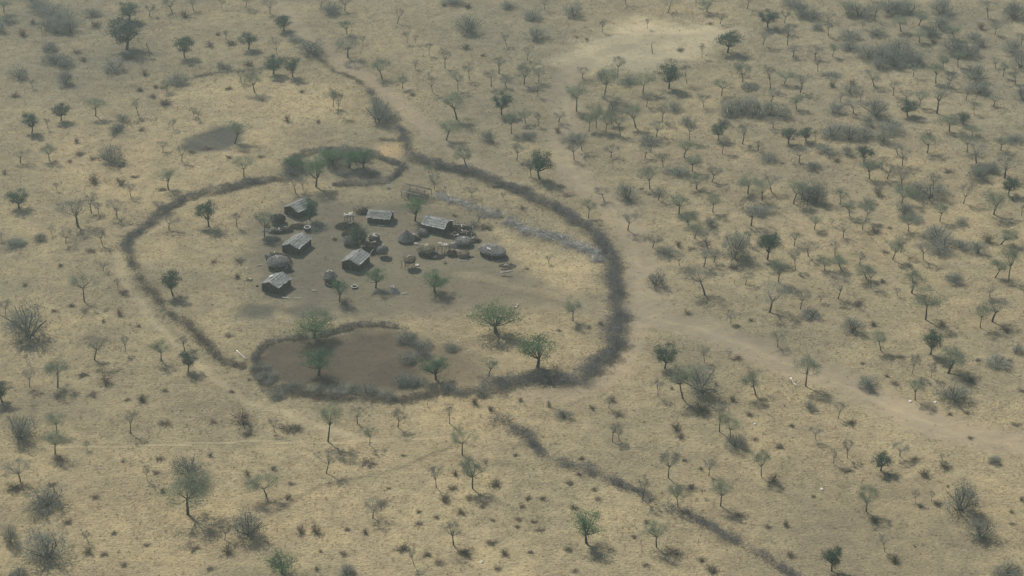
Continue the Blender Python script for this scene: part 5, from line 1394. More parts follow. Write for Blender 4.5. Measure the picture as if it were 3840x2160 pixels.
        for i in range(3):
            q = pts[rng.integers(2, len(pts))]
            lp, ld = bent(q, side_dir(d, rng.uniform(.5, 1.0)), rng.uniform(.4, .9), rng, 3, .2)
            tr.tube(lp, np.linspace(.06, .02, len(lp)), 5)
        cr.blades(np.repeat(pts[-2:], 6, 0), rng.normal(size=(12, 3)), .3, .03, rng)
    V, a, b = cr.arrays(); Vt, at_, bt_ = tr.arrays()
    top = np.percentile(V[:, 2], 99.3)
    rad = np.percentile(np.hypot(V[:, 0] - V[:, 0].mean(), V[:, 1] - V[:, 1].mean()), 88 if kind in 'bsu' else 90)
    if kind == 't': rad = 1.1
    k = np.array([.5 / rad, .5 / rad, 1 / top])
    return (Vt * k, at_, bt_), (V * k, a, b)

KINDS = {'d': ('round_tree', 'trunk', 'crown', 'bark', 'leaf_dark', 5), 'g': ('feathery_tree', 'trunk', 'crown', 'bark', 'leaf_bright', 5),
         's': ('leafy_tree', 'trunk', 'crown', 'bark', 'leaf_thin', 12), 'b': ('thorn_tree', 'trunk', 'crown', 'bark', 'twig', 14),
         'u': ('twiggy_bush', 'stems', 'foliage', 'bark', 'leaf_grey', 10), 'w': ('low_bush', 'stems', 'foliage', 'bark', 'leaf_brown', 7),
         't': ('dead_stump', 'trunk', 'broken_limbs', 'bark', 'bark', 4)}
GROUPS = {'d': 'dark green round trees', 'g': 'feathery green trees of the homestead', 's': 'thin grey-green trees', 'b': 'bare thorn trees on the plain',
          'u': 'grey twiggy bushes', 'w': 'low brown bushes on the grass', 't': 'dead stumps'}
CAT = {'u': 'bush', 'w': 'bush', 't': 'stump'}
BANK = {}
for k, (nm, tn, cn, tm, cm, nv) in KINDS.items():
    BANK[k] = []
    for i in range(nv):
        (Vt, a, b), (Vc, c, d) = grow(k, 100 * ord(k) + i)
        BANK[k].append((raw_mesh(nm + '_' + tn, Vt, a, b, M[tm]), raw_mesh(nm + '_' + cn, Vc, c, d, M[cm])))
prng = np.random.default_rng(7)
for i, (k, x, y, h, wd, lab) in enumerate(PLANTS):
    nm, tn, cn, tm, cm, nv = KINDS[k]
    mt, mc = BANK[k][int(prng.integers(nv))]
    root = thing(nm, lab, CAT.get(k, 'tree'), (x, y, 0), prng.uniform(0, 6.283), GROUPS[k])
    wd = max(wd, 0.35) * {'b': 1.15, 's': 1.15, 'd': 1.12, 'g': 1.2, 'u': 1.2}.get(k, 1.0)
    root.scale = (wd * prng.uniform(.95, 1.1), wd * prng.uniform(.95, 1.1), h)
    root.rotation_euler = (prng.normal(0, .05), prng.normal(0, .05), root.rotation_euler[2])
    link(tn, mt, root); link(cn, mc, root)

# ------------------------------------------------------------------ brush fences and hedges
def smooth_line(pts, step=0.5):
    P = np.array(pts, float)
    for _ in range(2):
        Q = [P[0]]
        for a, b in zip(P[:-1], P[1:]):
            Q += [a * .75 + b * .25, a * .25 + b * .75]
        Q.append(P[-1]); P = np.array(Q)
    seg = np.linalg.norm(np.diff(P, axis=0), axis=1); s = np.concatenate([[0], np.cumsum(seg)])
    t = np.arange(0, s[-1], step)
    return np.stack([np.interp(t, s, P[:, 0]), np.interp(t, s, P[:, 1])], 1), s[-1]

def brush_run(pts, width, height, dens, mat, seed):
    rng = np.random.default_rng(seed)
    L, total = smooth_line(pts)
    T = np.gradient(L, axis=0); T /= np.linalg.norm(T, axis=1)[:, None]
    N = np.stack([-T[:, 1], T[:, 0]], 1)
    n = int(total * 230 * dens * (0.35 + width / 2.6 * 0.65))
    ph = rng.uniform(0, 6, 4)
    idx = rng.integers(0, len(L), n)
    s = idx * 0.5
    var = 1 + .28 * np.sin(s * .5 + ph[0]) * np.sin(s * .19 + ph[1]) + .18 * np.sin(s * 1.3 + ph[2]) + .1 * np.sin(s * 2.9 + ph[3])
    thin = np.clip(.75 + .5 * np.sin(s * .33 + ph[2]) + .4 * np.sin(s * .95 + ph[1]), .12 if dens < .7 else .55, 1)
    keep = rng.random(n) < thin
    idx, var = idx[keep], var[keep]; n = len(idx)
    o = np.clip(rng.normal(0, .45, n), -1.2, 1.2) + .22 * np.sin(idx * .5 * .42 + ph[3]) + .16 * np.sin(idx * .5 * 1.1 + ph[0])
    stray = rng.random(n) < .1
    o = np.where(stray, o * 2.1, o)
    base = L[idx] + N[idx] * (o * width / 2 * var)[:, None] + rng.uniform(-.3, .3, (n, 2))
    top = height * var * np.sqrt(np.clip(1 - (o / 1.2) ** 2, .03, 1))
    z = rng.random(n) ** .8 * top * .85
    C = np.concatenate([base, z[:, None]], 1)
    D = rng.normal(size=(n, 3)) * np.array([1, 1, .5]) + np.array([0, 0, .25])
    ln = rng.uniform(.35, 1.1, n) * (0.6 + .4 * min(1, height))
    D /= np.linalg.norm(D, axis=1)[:, None]
    C = C - D * (ln * .5)[:, None]; C[:, 2] = np.maximum(C[:, 2], .02)
    mb = MB()
    mb.blades(C, D, ln, rng.uniform(.025, .06, n), rng, .4)
    m2 = MB()
    k = max(8, int(total * 3.2 * dens))
    for _ in range(k):
        i = rng.integers(0, len(L)); oo = rng.normal(0, .35)
        p = np.array([*(L[i] + N[i] * oo * width / 2), rng.uniform(.15, height * .95)])
        az = rng.uniform(0, 6.28); dd = np.array([math.cos(az), math.sin(az), rng.uniform(-.1, .6)])
        lp, _d = bent(p, dd, rng.uniform(.9, 2.0), rng, 3, .15); lp[:, 2] = np.maximum(lp[:, 2], .05)
        m2.tube(lp, np.linspace(.07, .02, len(lp)), 4)
    return mb, m2

for i, (nm, lab, cat, wd, ht, dens, mat, pts) in enumerate(FENCES):
    root = thing(nm, lab, cat, (0, 0, 0))
    c = np.array(pts).mean(0)
    root.location = (c[0], c[1], 0)
    a, b = brush_run([(p[0] - c[0], p[1] - c[1]) for p in pts], wd, ht, dens, mat, 50 + i)
    link('thorn_twigs', a.mesh(nm + '_twigs', mat), root, 'stuff')
    link('stout_branches', b.mesh(nm + '_branches', 'pole' if mat != 'brush_pale' else 'bleached'), root, 'stuff')

# ------------------------------------------------------------------ huts
def slope_mesh(L, run, rise, seed, mat, over=0.3):
    """One thatched roof slope: local x along the ridge, y from ridge (0) out to the eave, ragged edges, real thickness."""
    rng = np.random.default_rng(seed)
    nx, ny = 18, 8
    xs = np.linspace(-L / 2 - over, L / 2 + over, nx); ys = np.linspace(0, 1, ny)
    eave = run + over + rng.normal(0, .07, nx); gab = rng.normal(0, .06, ny)
    V = []
    for lay in (0, 1):
        for j, yy in enumerate(ys):
            for i, x in enumerate(xs):
                y = yy * eave[i]
                e = gab[j] if i in (0, nx - 1) else 0
                zz = rise - rise / run * y + (rng.normal(0, .025) if lay == 0 else -.13) - .06 * math.sin(yy * 3.1)
                V.append((x + e * (1 if i else -1), y, zz))
    V = np.array(V); n = nx * ny
    F = []
    for j in range(ny - 1):
        for i in range(nx - 1):
            q = j * nx + i
            F += [(q, q + 1, q + nx + 1, q + nx), (n + q, n + q + nx, n + q + nx + 1, n + q + 1)]
    for i in range(nx - 1):
        for j in (0, ny - 1):
            q = j * nx + i
            F.append((q, n + q, n + q + 1, q + 1))
    for j in range(ny - 1):
        for i in (0, nx - 1):
            q = j * nx + i
            F.append((q, q + nx, n + q + nx, n + q))
    mb = MB(); mb.add(V, F)
    st = MB()
    k = 320
    x = rng.uniform(-L / 2 - over, L / 2 + over, k); yy = rng.uniform(.02, 1.0, k) * (run + over * .6)
    C = np.stack([x, yy, rise - rise / run * yy + .015], 1)
    sl = math.hypot(1, rise / run)
    D = np.stack([rng.normal(0, .12, k), np.full(k, 1 / sl), np.full(k, -rise / run / sl)], 1) + rng.normal(0, .03, (k, 3))
    st.blades(C, D, rng.uniform(.25, .6, k), rng.uniform(.02, .05, k), rng, .6)
    return mb, st

def gable_hut(label, loc, rz, L, W, wall, rise, seed, mat='thatch', wallmat='mud', group='gabled huts of the homestead', door=True):
    rng = np.random.default_rng(seed)
    t = thing('gabled_hut', label, 'hut', loc, rz, group)
    th = .16
    for sgn in (-1, 1):
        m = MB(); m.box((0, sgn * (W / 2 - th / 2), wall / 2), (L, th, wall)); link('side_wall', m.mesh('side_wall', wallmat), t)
        m = MB()
        x0, x1 = sgn * L / 2, sgn * (L / 2 - th)
        yw = W / 2 - th - .003
        P = [(-yw, 0), (yw, 0), (yw, wall), (0, wall + rise * (yw / (W / 2)) - .08), (-yw, wall)]
        V = [(x0 - sgn * .003, y, z) for y, z in P] + [(x1, y, z) for y, z in P]
        m.add(V, [(i, (i + 1) % 5, 5 + (i + 1) % 5, 5 + i) for i in range(5)] + [(0, 1, 2, 4), (5, 6, 7, 9)], [(2, 3, 4), (7, 8, 9)])
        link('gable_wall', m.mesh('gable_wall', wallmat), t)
    if door:
        m = MB()
        for i in range(5):
            m.box((-L / 2 - .03, -.32 + i * .16, .7 + rng.normal(0, .02)), (.05, .15, 1.35))
        d = link('door', m.mesh('door', 'stick'), t)
        m = MB(); m.box((-L / 2 - .07, 0, .4), (.04, .8, .09)); m.box((-L / 2 - .07, 0, 1.05), (.04, .8, .09)); link('door_batten', m.mesh('door_batten', 'pole'), d)
    for sgn in (-1, 1):
        mb, st = slope_mesh(L, W / 2, rise, seed + 10 + sgn, mat)
        for b in (mb, st):
            for V in b.V:
                V[:, 2] += wall + .1
                V[:, 1] *= sgn
        s = link('roof_slope', mb.mesh('roof_slope', mat), t)
        link('thatch_straw', st.mesh('thatch_straw', mat), s, 'stuff')
        for f in (.3, .62, .93):
            y = sgn * W / 2 * f * 1.05
            pt = [(x, y + rng.normal(0, .03), wall + .1 + rise * (1 - f * 1.05) + .06) for x in np.linspace(-L / 2 - .25, L / 2 + .25, 5)]
            m = MB(); m.tube(pt, .028, 5); link('roof_pole', m.mesh('roof_pole', 'pole'), s)
    m = MB()
    m.tube([(x, rng.normal(0, .03), wall + rise + .1 + rng.normal(0, .03)) for x in np.linspace(-L / 2 - .32, L / 2 + .32, 8)], rng.uniform(.07, .1, 8), 7)
    link('ridge', m.mesh('ridge', mat), t)
    for sx in (-1, 1):
        for sy in (-1, 1):
            m = MB(); m.tube([(sx * (L / 2 + .06), sy * (W / 2 + .02), -.05), (sx * (L / 2 + .08), sy * (W / 2 + .03), wall + .02)], [.07, .055], 6)
            link('corner_post', m.mesh('corner_post', 'stick'), t)
    return t

gable_hut('grey thatched gable hut half hidden by a green tree, rearmost of the left row', (-51.21, 414.74), R(51), 5.2, 4.5, 1.95, .95, 1)
gable_hut('pale grey thatched gable hut, middle of the left row', (-49.88, 395.53), R(66), 5.8, 4.1, 1.9, .85, 2)
gable_hut('grey thatched gable hut with white cloth on its roof, front of the left row', (-52.47, 376.05), R(62), 4.9, 4.2, 1.95, .85, 3)
gable_hut('grey thatched gable hut standing alone in the middle of the yard', (-35.58, 387.09), R(67), 5.2, 4.2, 2.0, .9, 4)
h = gable_hut('long-sided hut with weathered pole roof facing the viewer, at the back', (-31.39, 410.61), R(-11), 5.2, 4.0, 1.6, .75, 5, door=False)
h['label'] = 'low hut with weathered pole-battened roof beside the dome of brush, at the back'
for c in [c for c in h.children if c.name.startswith('roof_slope')]:
    rng = np.random.default_rng(55)
    for f in (.15, .45, .78, 1.08):
        sgn = -1 if c.data.vertices[60].co.y < 0 else 1
        pt = [(x, sgn * 2.0 * f + rng.normal(0, .03), 1.7 + .75 * (1 - f) + .07) for x in np.linspace(-2.7, 2.7, 5)]
        m = MB(); m.tube(pt, .035, 5); link('roof_pole', m.mesh('roof_pole', 'bleached' if f in (.15, 1.08) else 'pole'), c)
gable_hut('broad pale grey thatched hut on the right, its slope facing the viewer', (-17.62, 405.80), R(-26), 5.6, 4.6, 1.9, .95, 6, door=False)

def hip_hut(label, loc, rz, L, W, wall, rise, seed):
    rng = np.random.default_rng(seed)
    t = thing('thatched_hut', label, 'hut', loc, rz)
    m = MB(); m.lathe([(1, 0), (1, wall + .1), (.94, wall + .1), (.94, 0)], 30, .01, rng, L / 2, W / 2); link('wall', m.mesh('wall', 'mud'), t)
    m = MB()
    prof = [(1.14, wall - .12), (1.16, wall + .02), (.98, wall + rise * .3), (.76, wall + rise * .6), (.5, wall + rise * .85), (.26, wall + rise), (.02, wall + rise * 1.03)]
    m.lathe(prof, 36, .02, rng, L / 2, W / 2)
    m.lathe([(1.14, wall - .12), (.9, wall)], 36, .01, rng, L / 2, W / 2)
    r = link('roof', m.mesh('roof', 'thatch_old'), t)
    k = 500
    a = rng.uniform(0, 6.283, k); f = rng.uniform(.1, 1, k) ** .6
    zz = wall + rise * (1.05 - np.clip((f - .2) / .9, 0, 1) ** 1.25 * 1.05)
    C = np.stack([np.cos(a) * f * L / 2 * 1.1, np.sin(a) * f * W / 2 * 1.1, zz + .03], 1)
    D = np.stack([np.cos(a), np.sin(a), np.full(k, -.55)], 1)
    s = MB(); s.blades(C, D, rng.uniform(.25, .5, k), rng.uniform(.03, .06, k), rng, .6)
    link('thatch_straw', s.mesh('thatch_straw', 'thatch_old'), r, 'stuff')
    m = MB(); m.tube([(x, rng.normal(0, .02), wall + rise * 1.02 + .06) for x in np.linspace(-L * .18, L * .18, 6)], .07, 6); link('ridge', m.mesh('ridge', 'thatch'), t)
    for i in range(10):
        a = i * .628 + .2
        m = MB(); m.tube([(math.cos(a) * L / 2 * 1.03, math.sin(a) * W / 2 * 1.03, 0), (math.cos(a) * L / 2 * 1.04, math.sin(a) * W / 2 * 1.04, wall)], .06, 5)
        link('wall_post', m.mesh('wall_post', 'stick'), t)
    return t
hip_hut('dark round-ended thatched hut with a white sheet on its roof, rightmost of all', (-4.54, 392.43), R(-38), 6.3, 4.3, 1.25, 1.1, 21)

def roof_frame(label, loc, rz, L, W, wall, rise, seed):
    """Unfinished hut: posts and wall plates carrying open rafters."""
    rng = np.random.default_rng(seed)
    t = thing('roof_frame', label, 'hut frame', loc, rz)
    for x in np.linspace(-L / 2, L / 2, 4):
        for sy in (-1, 1):
            m = MB(); m.tube([(x, sy * W / 2, 0), (x + rng.normal(0, .03), sy * W / 2, wall)], .07, 6); link('post', m.mesh('post', 'stick'), t)
    for sy in (-1, 1):
        m = MB(); m.tube([(x, sy * W / 2, wall + .05 + rng.normal(0, .02)) for x in np.linspace(-L / 2 - .2, L / 2 + .2, 5)], .06, 6); link('wall_plate', m.mesh('wall_plate', 'bleached' if sy < 0 else 'pole'), t)
    m = MB(); m.tube([(x, 0, wall + rise + rng.normal(0, .02)) for x in np.linspace(-L / 2 - .2, L / 2 + .2, 5)], .07, 6); link('ridge_pole', m.mesh('ridge_pole', 'pole'), t)
    for i, x in enumerate(np.linspace(-L / 2, L / 2, 12)):
        for sy in (-1, 1):
            m = MB(); m.tube([(x, 0, wall + rise + .09), (x + rng.normal(0, .05), sy * (W / 2 + .35), wall - .02)], [.085, .07], 5)
            link('rafter', m.mesh('rafter', 'pole'), t)
    for sy in (-1, 1):
        for f in (.45, .8):
            m = MB(); m.tube([(x, sy * (W / 2 + .2) * f, wall + rise * (1 - f * .95) + .16) for x in np.linspace(-L / 2 - .1, L / 2 + .1, 4)], .035, 5); link('batten', m.mesh('batten', 'pole'), t)
    k = 1500
    m = MB(); x = rng.uniform(-L / 2, L / 2, k); y = rng.uniform(-W / 2, W / 2, k)
    C = np.stack([x, y, rng.uniform(.02, .9, k)], 1); m.blades(C, rng.normal(size=(k, 3)) * np.array([1, 1, .4]), rng.uniform(.4, .9, k), .05, rng)
    link('stored_brush', m.mesh('stored_brush', 'brush'), t, 'stuff')
roof_frame('open pole roof frame with bare rafters behind a green tree', (-23.38, 423.73), R(-28), 6.2, 4.0, 1.7, 1.1, 31)

# ------------------------------------------------------------------ granaries and stores
def round_store(name, label, cat, loc, r, wall, rise, seed, roofmat, wallmat, legs=0.0, topstraw=None, fringe=True, group=None, conical=True, rim=None):
    rng = np.random.default_rng(seed)
    t = thing(name, label, cat, loc, rng.uniform(0, 6.28), group)
    z0 = legs
    if legs:
        for i in range(7):
            a = i * .8976 + .3
            m = MB(); m.tube([(math.cos(a) * r * .92, math.sin(a) * r * .92, -.05), (math.cos(a) * r * .85, math.sin(a) * r * .85, legs)], [.06, .05], 6); link('leg', m.mesh('leg', 'stick'), t)
        m = MB()
        for i in range(11):
            y = (-1 + 2 * (i + .5) / 11) * r * .97; hx = math.sqrt(max(.02, r * r - y * y))
            m.tube([(-hx, y, legs), (hx, y, legs)], .045, 5)
        link('platform', m.mesh('platform', 'stick'), t)
        z0 += .05
    m = MB()
    kk = 44
    prof = [(r * .9, z0), (r * 1.0, z0 + wall * .4), (r * .96, z0 + wall)]
    V = []
    for (rad, z) in prof:
        for j in range(kk):
            e = 1.0 if j % 2 else .955
            V.append((rad * e * math.cos(j * 6.2832 / kk), rad * e * math.sin(j * 6.2832 / kk), z + (rng.normal(0, .05) if z == prof[-1][1] else 0)))
    F = [(i * kk + j, i * kk + (j + 1) % kk, (i + 1) * kk + (j + 1) % kk, (i + 1) * kk + j) for i in range(2) for j in range(kk)]
    V += [(0, 0, z0 + wall * .75)]
    m.add(V, F, [(2 * kk + j, 2 * kk + (j + 1) % kk, 3 * kk) for j in range(kk)])
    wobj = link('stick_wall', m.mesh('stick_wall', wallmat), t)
    for f in (.3, .75):
        m = MB(); m.tube([(r * 1.02 * math.cos(a), r * 1.02 * math.sin(a), z0 + wall * f) for a in np.linspace(0, 6.2832, 25)], .035, 5); link('hoop', m.mesh('hoop', 'pole'), wobj)
    if rise:
        zt = z0 + wall
        if conical: prof = [(r * 1.22, zt - .2), (r * 1.05, zt + .1 * rise), (r * .68, zt + .48 * rise), (r * .3, zt + .84 * rise), (.03, zt + rise)]
        else: prof = [(r * 1.15, zt - .25), (r * 1.08, zt + .25 * rise), (r * .82, zt + .68 * rise), (r * .45, zt + .92 * rise), (.03, zt + rise)]
        m = MB(); m.lathe(prof, 26, .045, rng); m.lathe([(r * 1.2, zt - .2), (.05, zt + rise * .8)], 26)
        ro = link('roof', m.mesh('roof', roofmat), t)
        k = 420
        a = rng.uniform(0, 6.283, k); f = rng.uniform(.06, 1, k) ** .6
        rad = np.array([p[0] for p in prof[::-1]]); zz = np.array([p[1] for p in prof[::-1]])
        rv = f * r * 1.12; zv = np.interp(rv, rad, zz)
        C = np.stack([np.cos(a) * rv, np.sin(a) * rv, zv + .03], 1)
        D = np.stack([np.cos(a), np.sin(a), np.full(k, -rise / r)], 1)
        s = MB(); s.blades(C, D, rng.uniform(.2, .42, k), rng.uniform(.025, .05, k), rng, .6); link('thatch_straw', s.mesh('thatch_straw', roofmat), ro, 'stuff')
        m = MB(); m.tube([(0, 0, zt + rise - .15), (.02, .01, zt + rise + .22)], [.13, .05], 7); link('cap', m.mesh('cap', 'bleached' if topstraw else roofmat), t)
    if topstraw:
        for i in range(topstraw):
            a = rng.uniform(0, 6.28); q = rng.uniform(0, r * .6); dd = rng.uniform(0, 6.28); ln = rng.uniform(.4, .9)
            z = z0 + wall + (rise * (1 - q / (r * 1.15)) if rise else 0) + .1
            p = np.array([math.cos(a) * q, math.sin(a) * q, z]); e = np.array([math.cos(dd), math.sin(dd), rng.uniform(-.2, .3)]) * ln
            m = MB(); m.tube([p - e / 2, p, p + e / 2 + rng.normal(0, .04, 3)], [.08, .09, .05], 5); link('pale_stick', m.mesh('pale_stick', 'bleached'), t)
    if rim:
        m = MB(); m.tube([(r * 1.03 * math.cos(a), r * 1.03 * math.sin(a), z0 + wall + rng.normal(0, .04)) for a in np.linspace(rim[0], rim[1], 14)], .06, 6); link('rim', m.mesh('rim', 'bleached'), t)
    return t

round_store('domed_store', 'pale dome-shaped thatched store behind the middle hut', 'store', (-37.60, 397.99), 1.6, 1.0, 1.0, 41, 'thatch_old', 'stick', conical=False, topstraw=2)
round_store('granary', 'domed granary raised on thin legs, right of the middle hut', 'granary', (-29.69, 391.57), 1.15, .75, 1.0, 42, 'thatch_old', 'stick', legs=.95, conical=False, topstraw=1)
round_store('granary', 'brown granary with straw top, highest on its long legs', 'granary', (-23.24, 386.10), 1.3, .85, .75, 43, 'thatch_brown', 'mud', legs=1.5, topstraw=3)
round_store('granary', 'squat granary with layered pointed top, alone in front of the huts', 'granary', (-40.87, 379.33), 1.45, .8, 1.15, 44, 'thatch_old', 'stick', legs=.7, topstraw=4)
round_store('round_store', 'dark two-tier round store beside the small green tree', 'store', (-55.71, 409.16), 1.6, 1.2, .9, 45, 'soot', 'stick', topstraw=1, conical=False)
t = round_store('round_hut', 'large dark round hut with pale leaning poles, between two left huts', 'hut', (-53.26, 386.49), 2.25, 1.35, 1.0, 46, 'thatch_old', 'soot', conical=False, topstraw=3)
for i in range(5):
    a = -.5 + i * .28
    m = MB(); m.tube([(2.9 * math.cos(a), 2.9 * math.sin(a), 0), (2.35 * math.cos(a), 2.35 * math.sin(a), 1.5 + .1 * i)], .055, 5); link('leaning_pole', m.mesh('leaning_pole', 'bleached' if i % 2 else 'pole'), t)
t.rotation_euler = (0, 0, -.3)
round_store('conical_hut', 'steep conical grey thatched hut with a pointed tip', 'hut', (-24.69, 399.65), 1.75, .75, 2.1, 47, 'thatch_old', 'mud')
round_store('round_hut', 'dark round hut with pale straw heaped on top, among the right huts', 'hut', (-19.82, 393.19), 1.9, 1.25, .9, 48, 'thatch_brown', 'soot', topstraw=9, conical=False, rim=(2.2, 4.2))
round_store('round_store', 'dark round store ringed by pale sticks, right of the stick rack', 'store', (-11.30, 397.57), 1.75, 1.2, .55, 49, 'thatch_old', 'soot', topstraw=6, conical=False, rim=(.5, 4.6))
round_store('basket_store', 'squat brown woven store with a log beside it', 'store', (-11.17, 391.70), 1.2, .85, .35, 50, 'thatch_brown', 'clay', conical=False)
round_store('basket_store', 'small dark brown woven store next to the stick rack', 'store', (-13.82, 392.24), 1.0, .7, .3, 51, 'mud', 'mud', conical=False)
round_store('round_store', 'open stick store heaped with white branches under the dark tree', 'store', (-32.17, 399.65), 1.3, 1.3, 0, 52, 'thatch_old', 'stick', topstraw=9, rim=(2.6, 6.0))

def rack(label, loc, rz, L, W, h, seed, load='bleached', n=16):
    rng = np.random.default_rng(seed)
    t = thing('stick_rack', label, 'rack', loc, rz)
    for x in np.linspace(-L / 2 + .1, L / 2 - .1, 4):
        for sy in (-1, 1):
            m = MB(); m.tube([(x + rng.normal(0, .05), sy * (W / 2 - .05), -.05), (x, sy * (W / 2 - .1), h)], .05, 5); link('leg', m.mesh('leg', 'stick'), t)
    for sy in (-1, 1):
        m = MB(); m.tube([(-L / 2, sy * (W / 2 - .1), h + .04), (L / 2, sy * (W / 2 - .1), h + .04)], .05, 5); link('rail', m.mesh('rail', 'pole'), t)
    for i in range(n):
        x = -L / 2 + L * (i + .5) / n
        m = MB(); m.tube([(x + rng.normal(0, .05), -W / 2 - rng.uniform(0, .2), h + .13), (x + rng.normal(0, .08), W / 2 + rng.uniform(0, .2), h + .13)], .045, 5); link('cross_stick', m.mesh('cross_stick', 'pole'), t)
    for i in range(n):
        a = rng.uniform(0, 6.28); p = np.array([rng.uniform(-L * .4, L * .4), rng.uniform(-W * .35, W * .35), h + .22 + rng.uniform(0, .35)])
        e = np.array([math.cos(a), math.sin(a), rng.normal(0, .12)]) * rng.uniform(.3, .7)
        m = MB(); m.tube([p - e, p + rng.normal(0, .05, 3), p + e], [.08, .11, .06], 5); link('stored_branch', m.mesh('stored_branch', load), t)
rack('tall stick rack piled with white branches between the right huts', (-15.78, 393.87), R(-8), 2.7, 1.6, 1.7, 61)
rack('stick rack heaped with pale maize stalks beside the low pole-roofed hut', (-38.85, 409.74), R(12), 2.2, 1.5, 1.5, 62)

def heap(label, loc, r, h, seed, mat='brush', n=900, pale=4, ell=1.3, rz=0.0, name='brush_heap'):
    if mat == 'brush': mat, r, h, n = 'stick', r * 1.15, h * 1.2, int(n * 1.3)
    rng = np.random.default_rng(seed)
    t = thing(name, label, 'heap', loc, rz)
    a = rng.uniform(0, 6.283, n); q = np.sqrt(rng.random(n))
    C = np.stack([np.cos(a) * q * r * ell, np.sin(a) * q * r / ell, rng.random(n) * h * (1 - q ** 2 * .8)], 1)
    D = rng.normal(size=(n, 3)) * np.array([1, 1, .35]); D /= np.linalg.norm(D, axis=1)[:, None]
    ln = rng.uniform(.3, .8, n); C = C - D * (ln / 2)[:, None]; C[:, 2] = np.maximum(C[:, 2], .02)
    m = MB(); m.blades(C, D, ln, rng.uniform(.03, .06, n), rng, .4); link('twigs', m.mesh('twigs', mat), t, 'stuff')
    for i in range(pale):
        a = rng.uniform(0, 6.28); p = np.array([rng.normal(0, r * .4), rng.normal(0, r * .3), h * rng.uniform(.6, 1.0)]); e = np.array([math.cos(a), math.sin(a), rng.normal(0, .15)]) * rng.uniform(.3, .8)
        m = MB(); m.tube([p - e, p + rng.normal(0, .06, 3), p + e], [.08, .09, .04], 5); link('loose_branch', m.mesh('loose_branch', 'bleached' if i % 2 else 'pole'), t)
    return t
heap('low brush heap under the small green tree by the left huts', (-56.32, 400.35), 1.7, .6, 71, 'brush_brown')
heap('dark brush heap behind the middle hut of the left row', (-53.83, 404.57), 1.5, .9, 72)
heap('tall dark brush heap below the pale maize rack', (-39.20, 406.71), 1.9, 1.3, 73, n=1500)
heap('dark brush heap with white sticks behind the tall stick rack', (-13.59, 402.03), 1.9, 1.0, 74, 'brush', 1300, 8)
heap('brush heap strewn with white branches beside the broad right hut', (-10.79, 402.88), 1.4, .8, 75, 'brush', 700, 8)
heap('brush heap next to the three loose poles', (-1.09, 386.76), 1.5, .4, 76, 'brush_brown', 600, 4)
heap('long sloping pile of dry branches in front of the yard', (-26.21, 374.88), 1.3, .7, 77, 'brush_pale', 900, 6, 1.7, R(-62))
heap('small pale rubbish heap left of the cloth-topped hut', (-58.95, 379.85), .6, .3, 78, 'straw', 220, 4)
heap('straw bundle leaning by the dark two-tier store', (-58.08, 407.14), .7, .9, 79, 'straw', 500, 0, 1.0, 0, 'straw_bundle')
heap('dark twig heap squeezed between dome and raised granary', (-33.47, 394.82), 1.4, .7, 80, 'brush', 700, 2)
heap('grey brush heap at the foot of the pole-roofed hut', (-35.61, 414.42), 1.3, .9, 81, 'brush', 700, 2)

heap('dark brush heap left of the white-rimmed bin', (-50.70, 406.71), 1.5, 1.0, 171, 'brush', 800, 3)
heap('brush heap between the two-tier store and the middle left hut', (-55.34, 404.01), 1.4, .8, 172, 'brush', 700, 4)
heap('low twig heap beside the pale straw bundle', (-57.29, 404.57), 1.2, .5, 173, 'brush_pale', 500, 2)
heap('tangled dark heap behind the large round hut', (-54.60, 391.57), 1.5, .9, 174, 'brush', 900, 7)
heap('dark heap between the large round hut and cloth-topped hut', (-51.37, 384.13), 1.3, .8, 175, 'brush', 700, 3)
heap('tall dark brush heap leaning on the dark green yard tree', (-37.50, 402.59), 1.7, 1.5, 176, 'brush', 1300, 3)
heap('dark brush heap under the open stick store', (-32.23, 396.61), 1.5, .9, 177, 'brush', 800, 4)
heap('brush heap right behind the middle yard hut', (-32.32, 393.19), 1.3, .8, 178, 'brush', 700, 2)
heap('dark heap on the right gable of the broad hut', (-12.49, 405.43), 1.8, 1.2, 179, 'brush', 1100, 6)
heap('sticks heaped between rack and ringed store', (-13.32, 396.61), 1.2, 1.0, 180, 'brush_pale', 500, 9)
heap('dark heap right of the steep conical hut', (-22.79, 400.35), 1.0, 1.1, 181, 'brush', 600, 4)
heap('broad dark heap under the straw-topped round hut', (-17.78, 391.16), 1.6, .6, 182, 'brush', 800, 3)
heap('brush heap right of the ringed store', (-9.04, 399.37), 1.3, .8, 183, 'brush', 600, 6)
heap('dark heap beside the squat layered granary', (-39.80, 377.16), 1.2, .5, 184, 'brush', 500, 2)
round_store('basket_store', 'small dark drum store behind the large round hut', 'store', (-55.64, 389.82), .8, 1.1, .4, 185, 'thatch_old', 'soot', conical=False, topstraw=2)
round_store('granary', 'little dark granary squeezed against the dome store', 'granary', (-35.02, 399.37), .9, .8, .7, 186, 'thatch_old', 'soot', legs=.6, topstraw=1)
round_store('round_store', 'dark low store left of the broad right hut', 'store', (-21.02, 402.88), 1.1, .8, .6, 187, 'thatch_old', 'soot', conical=False)

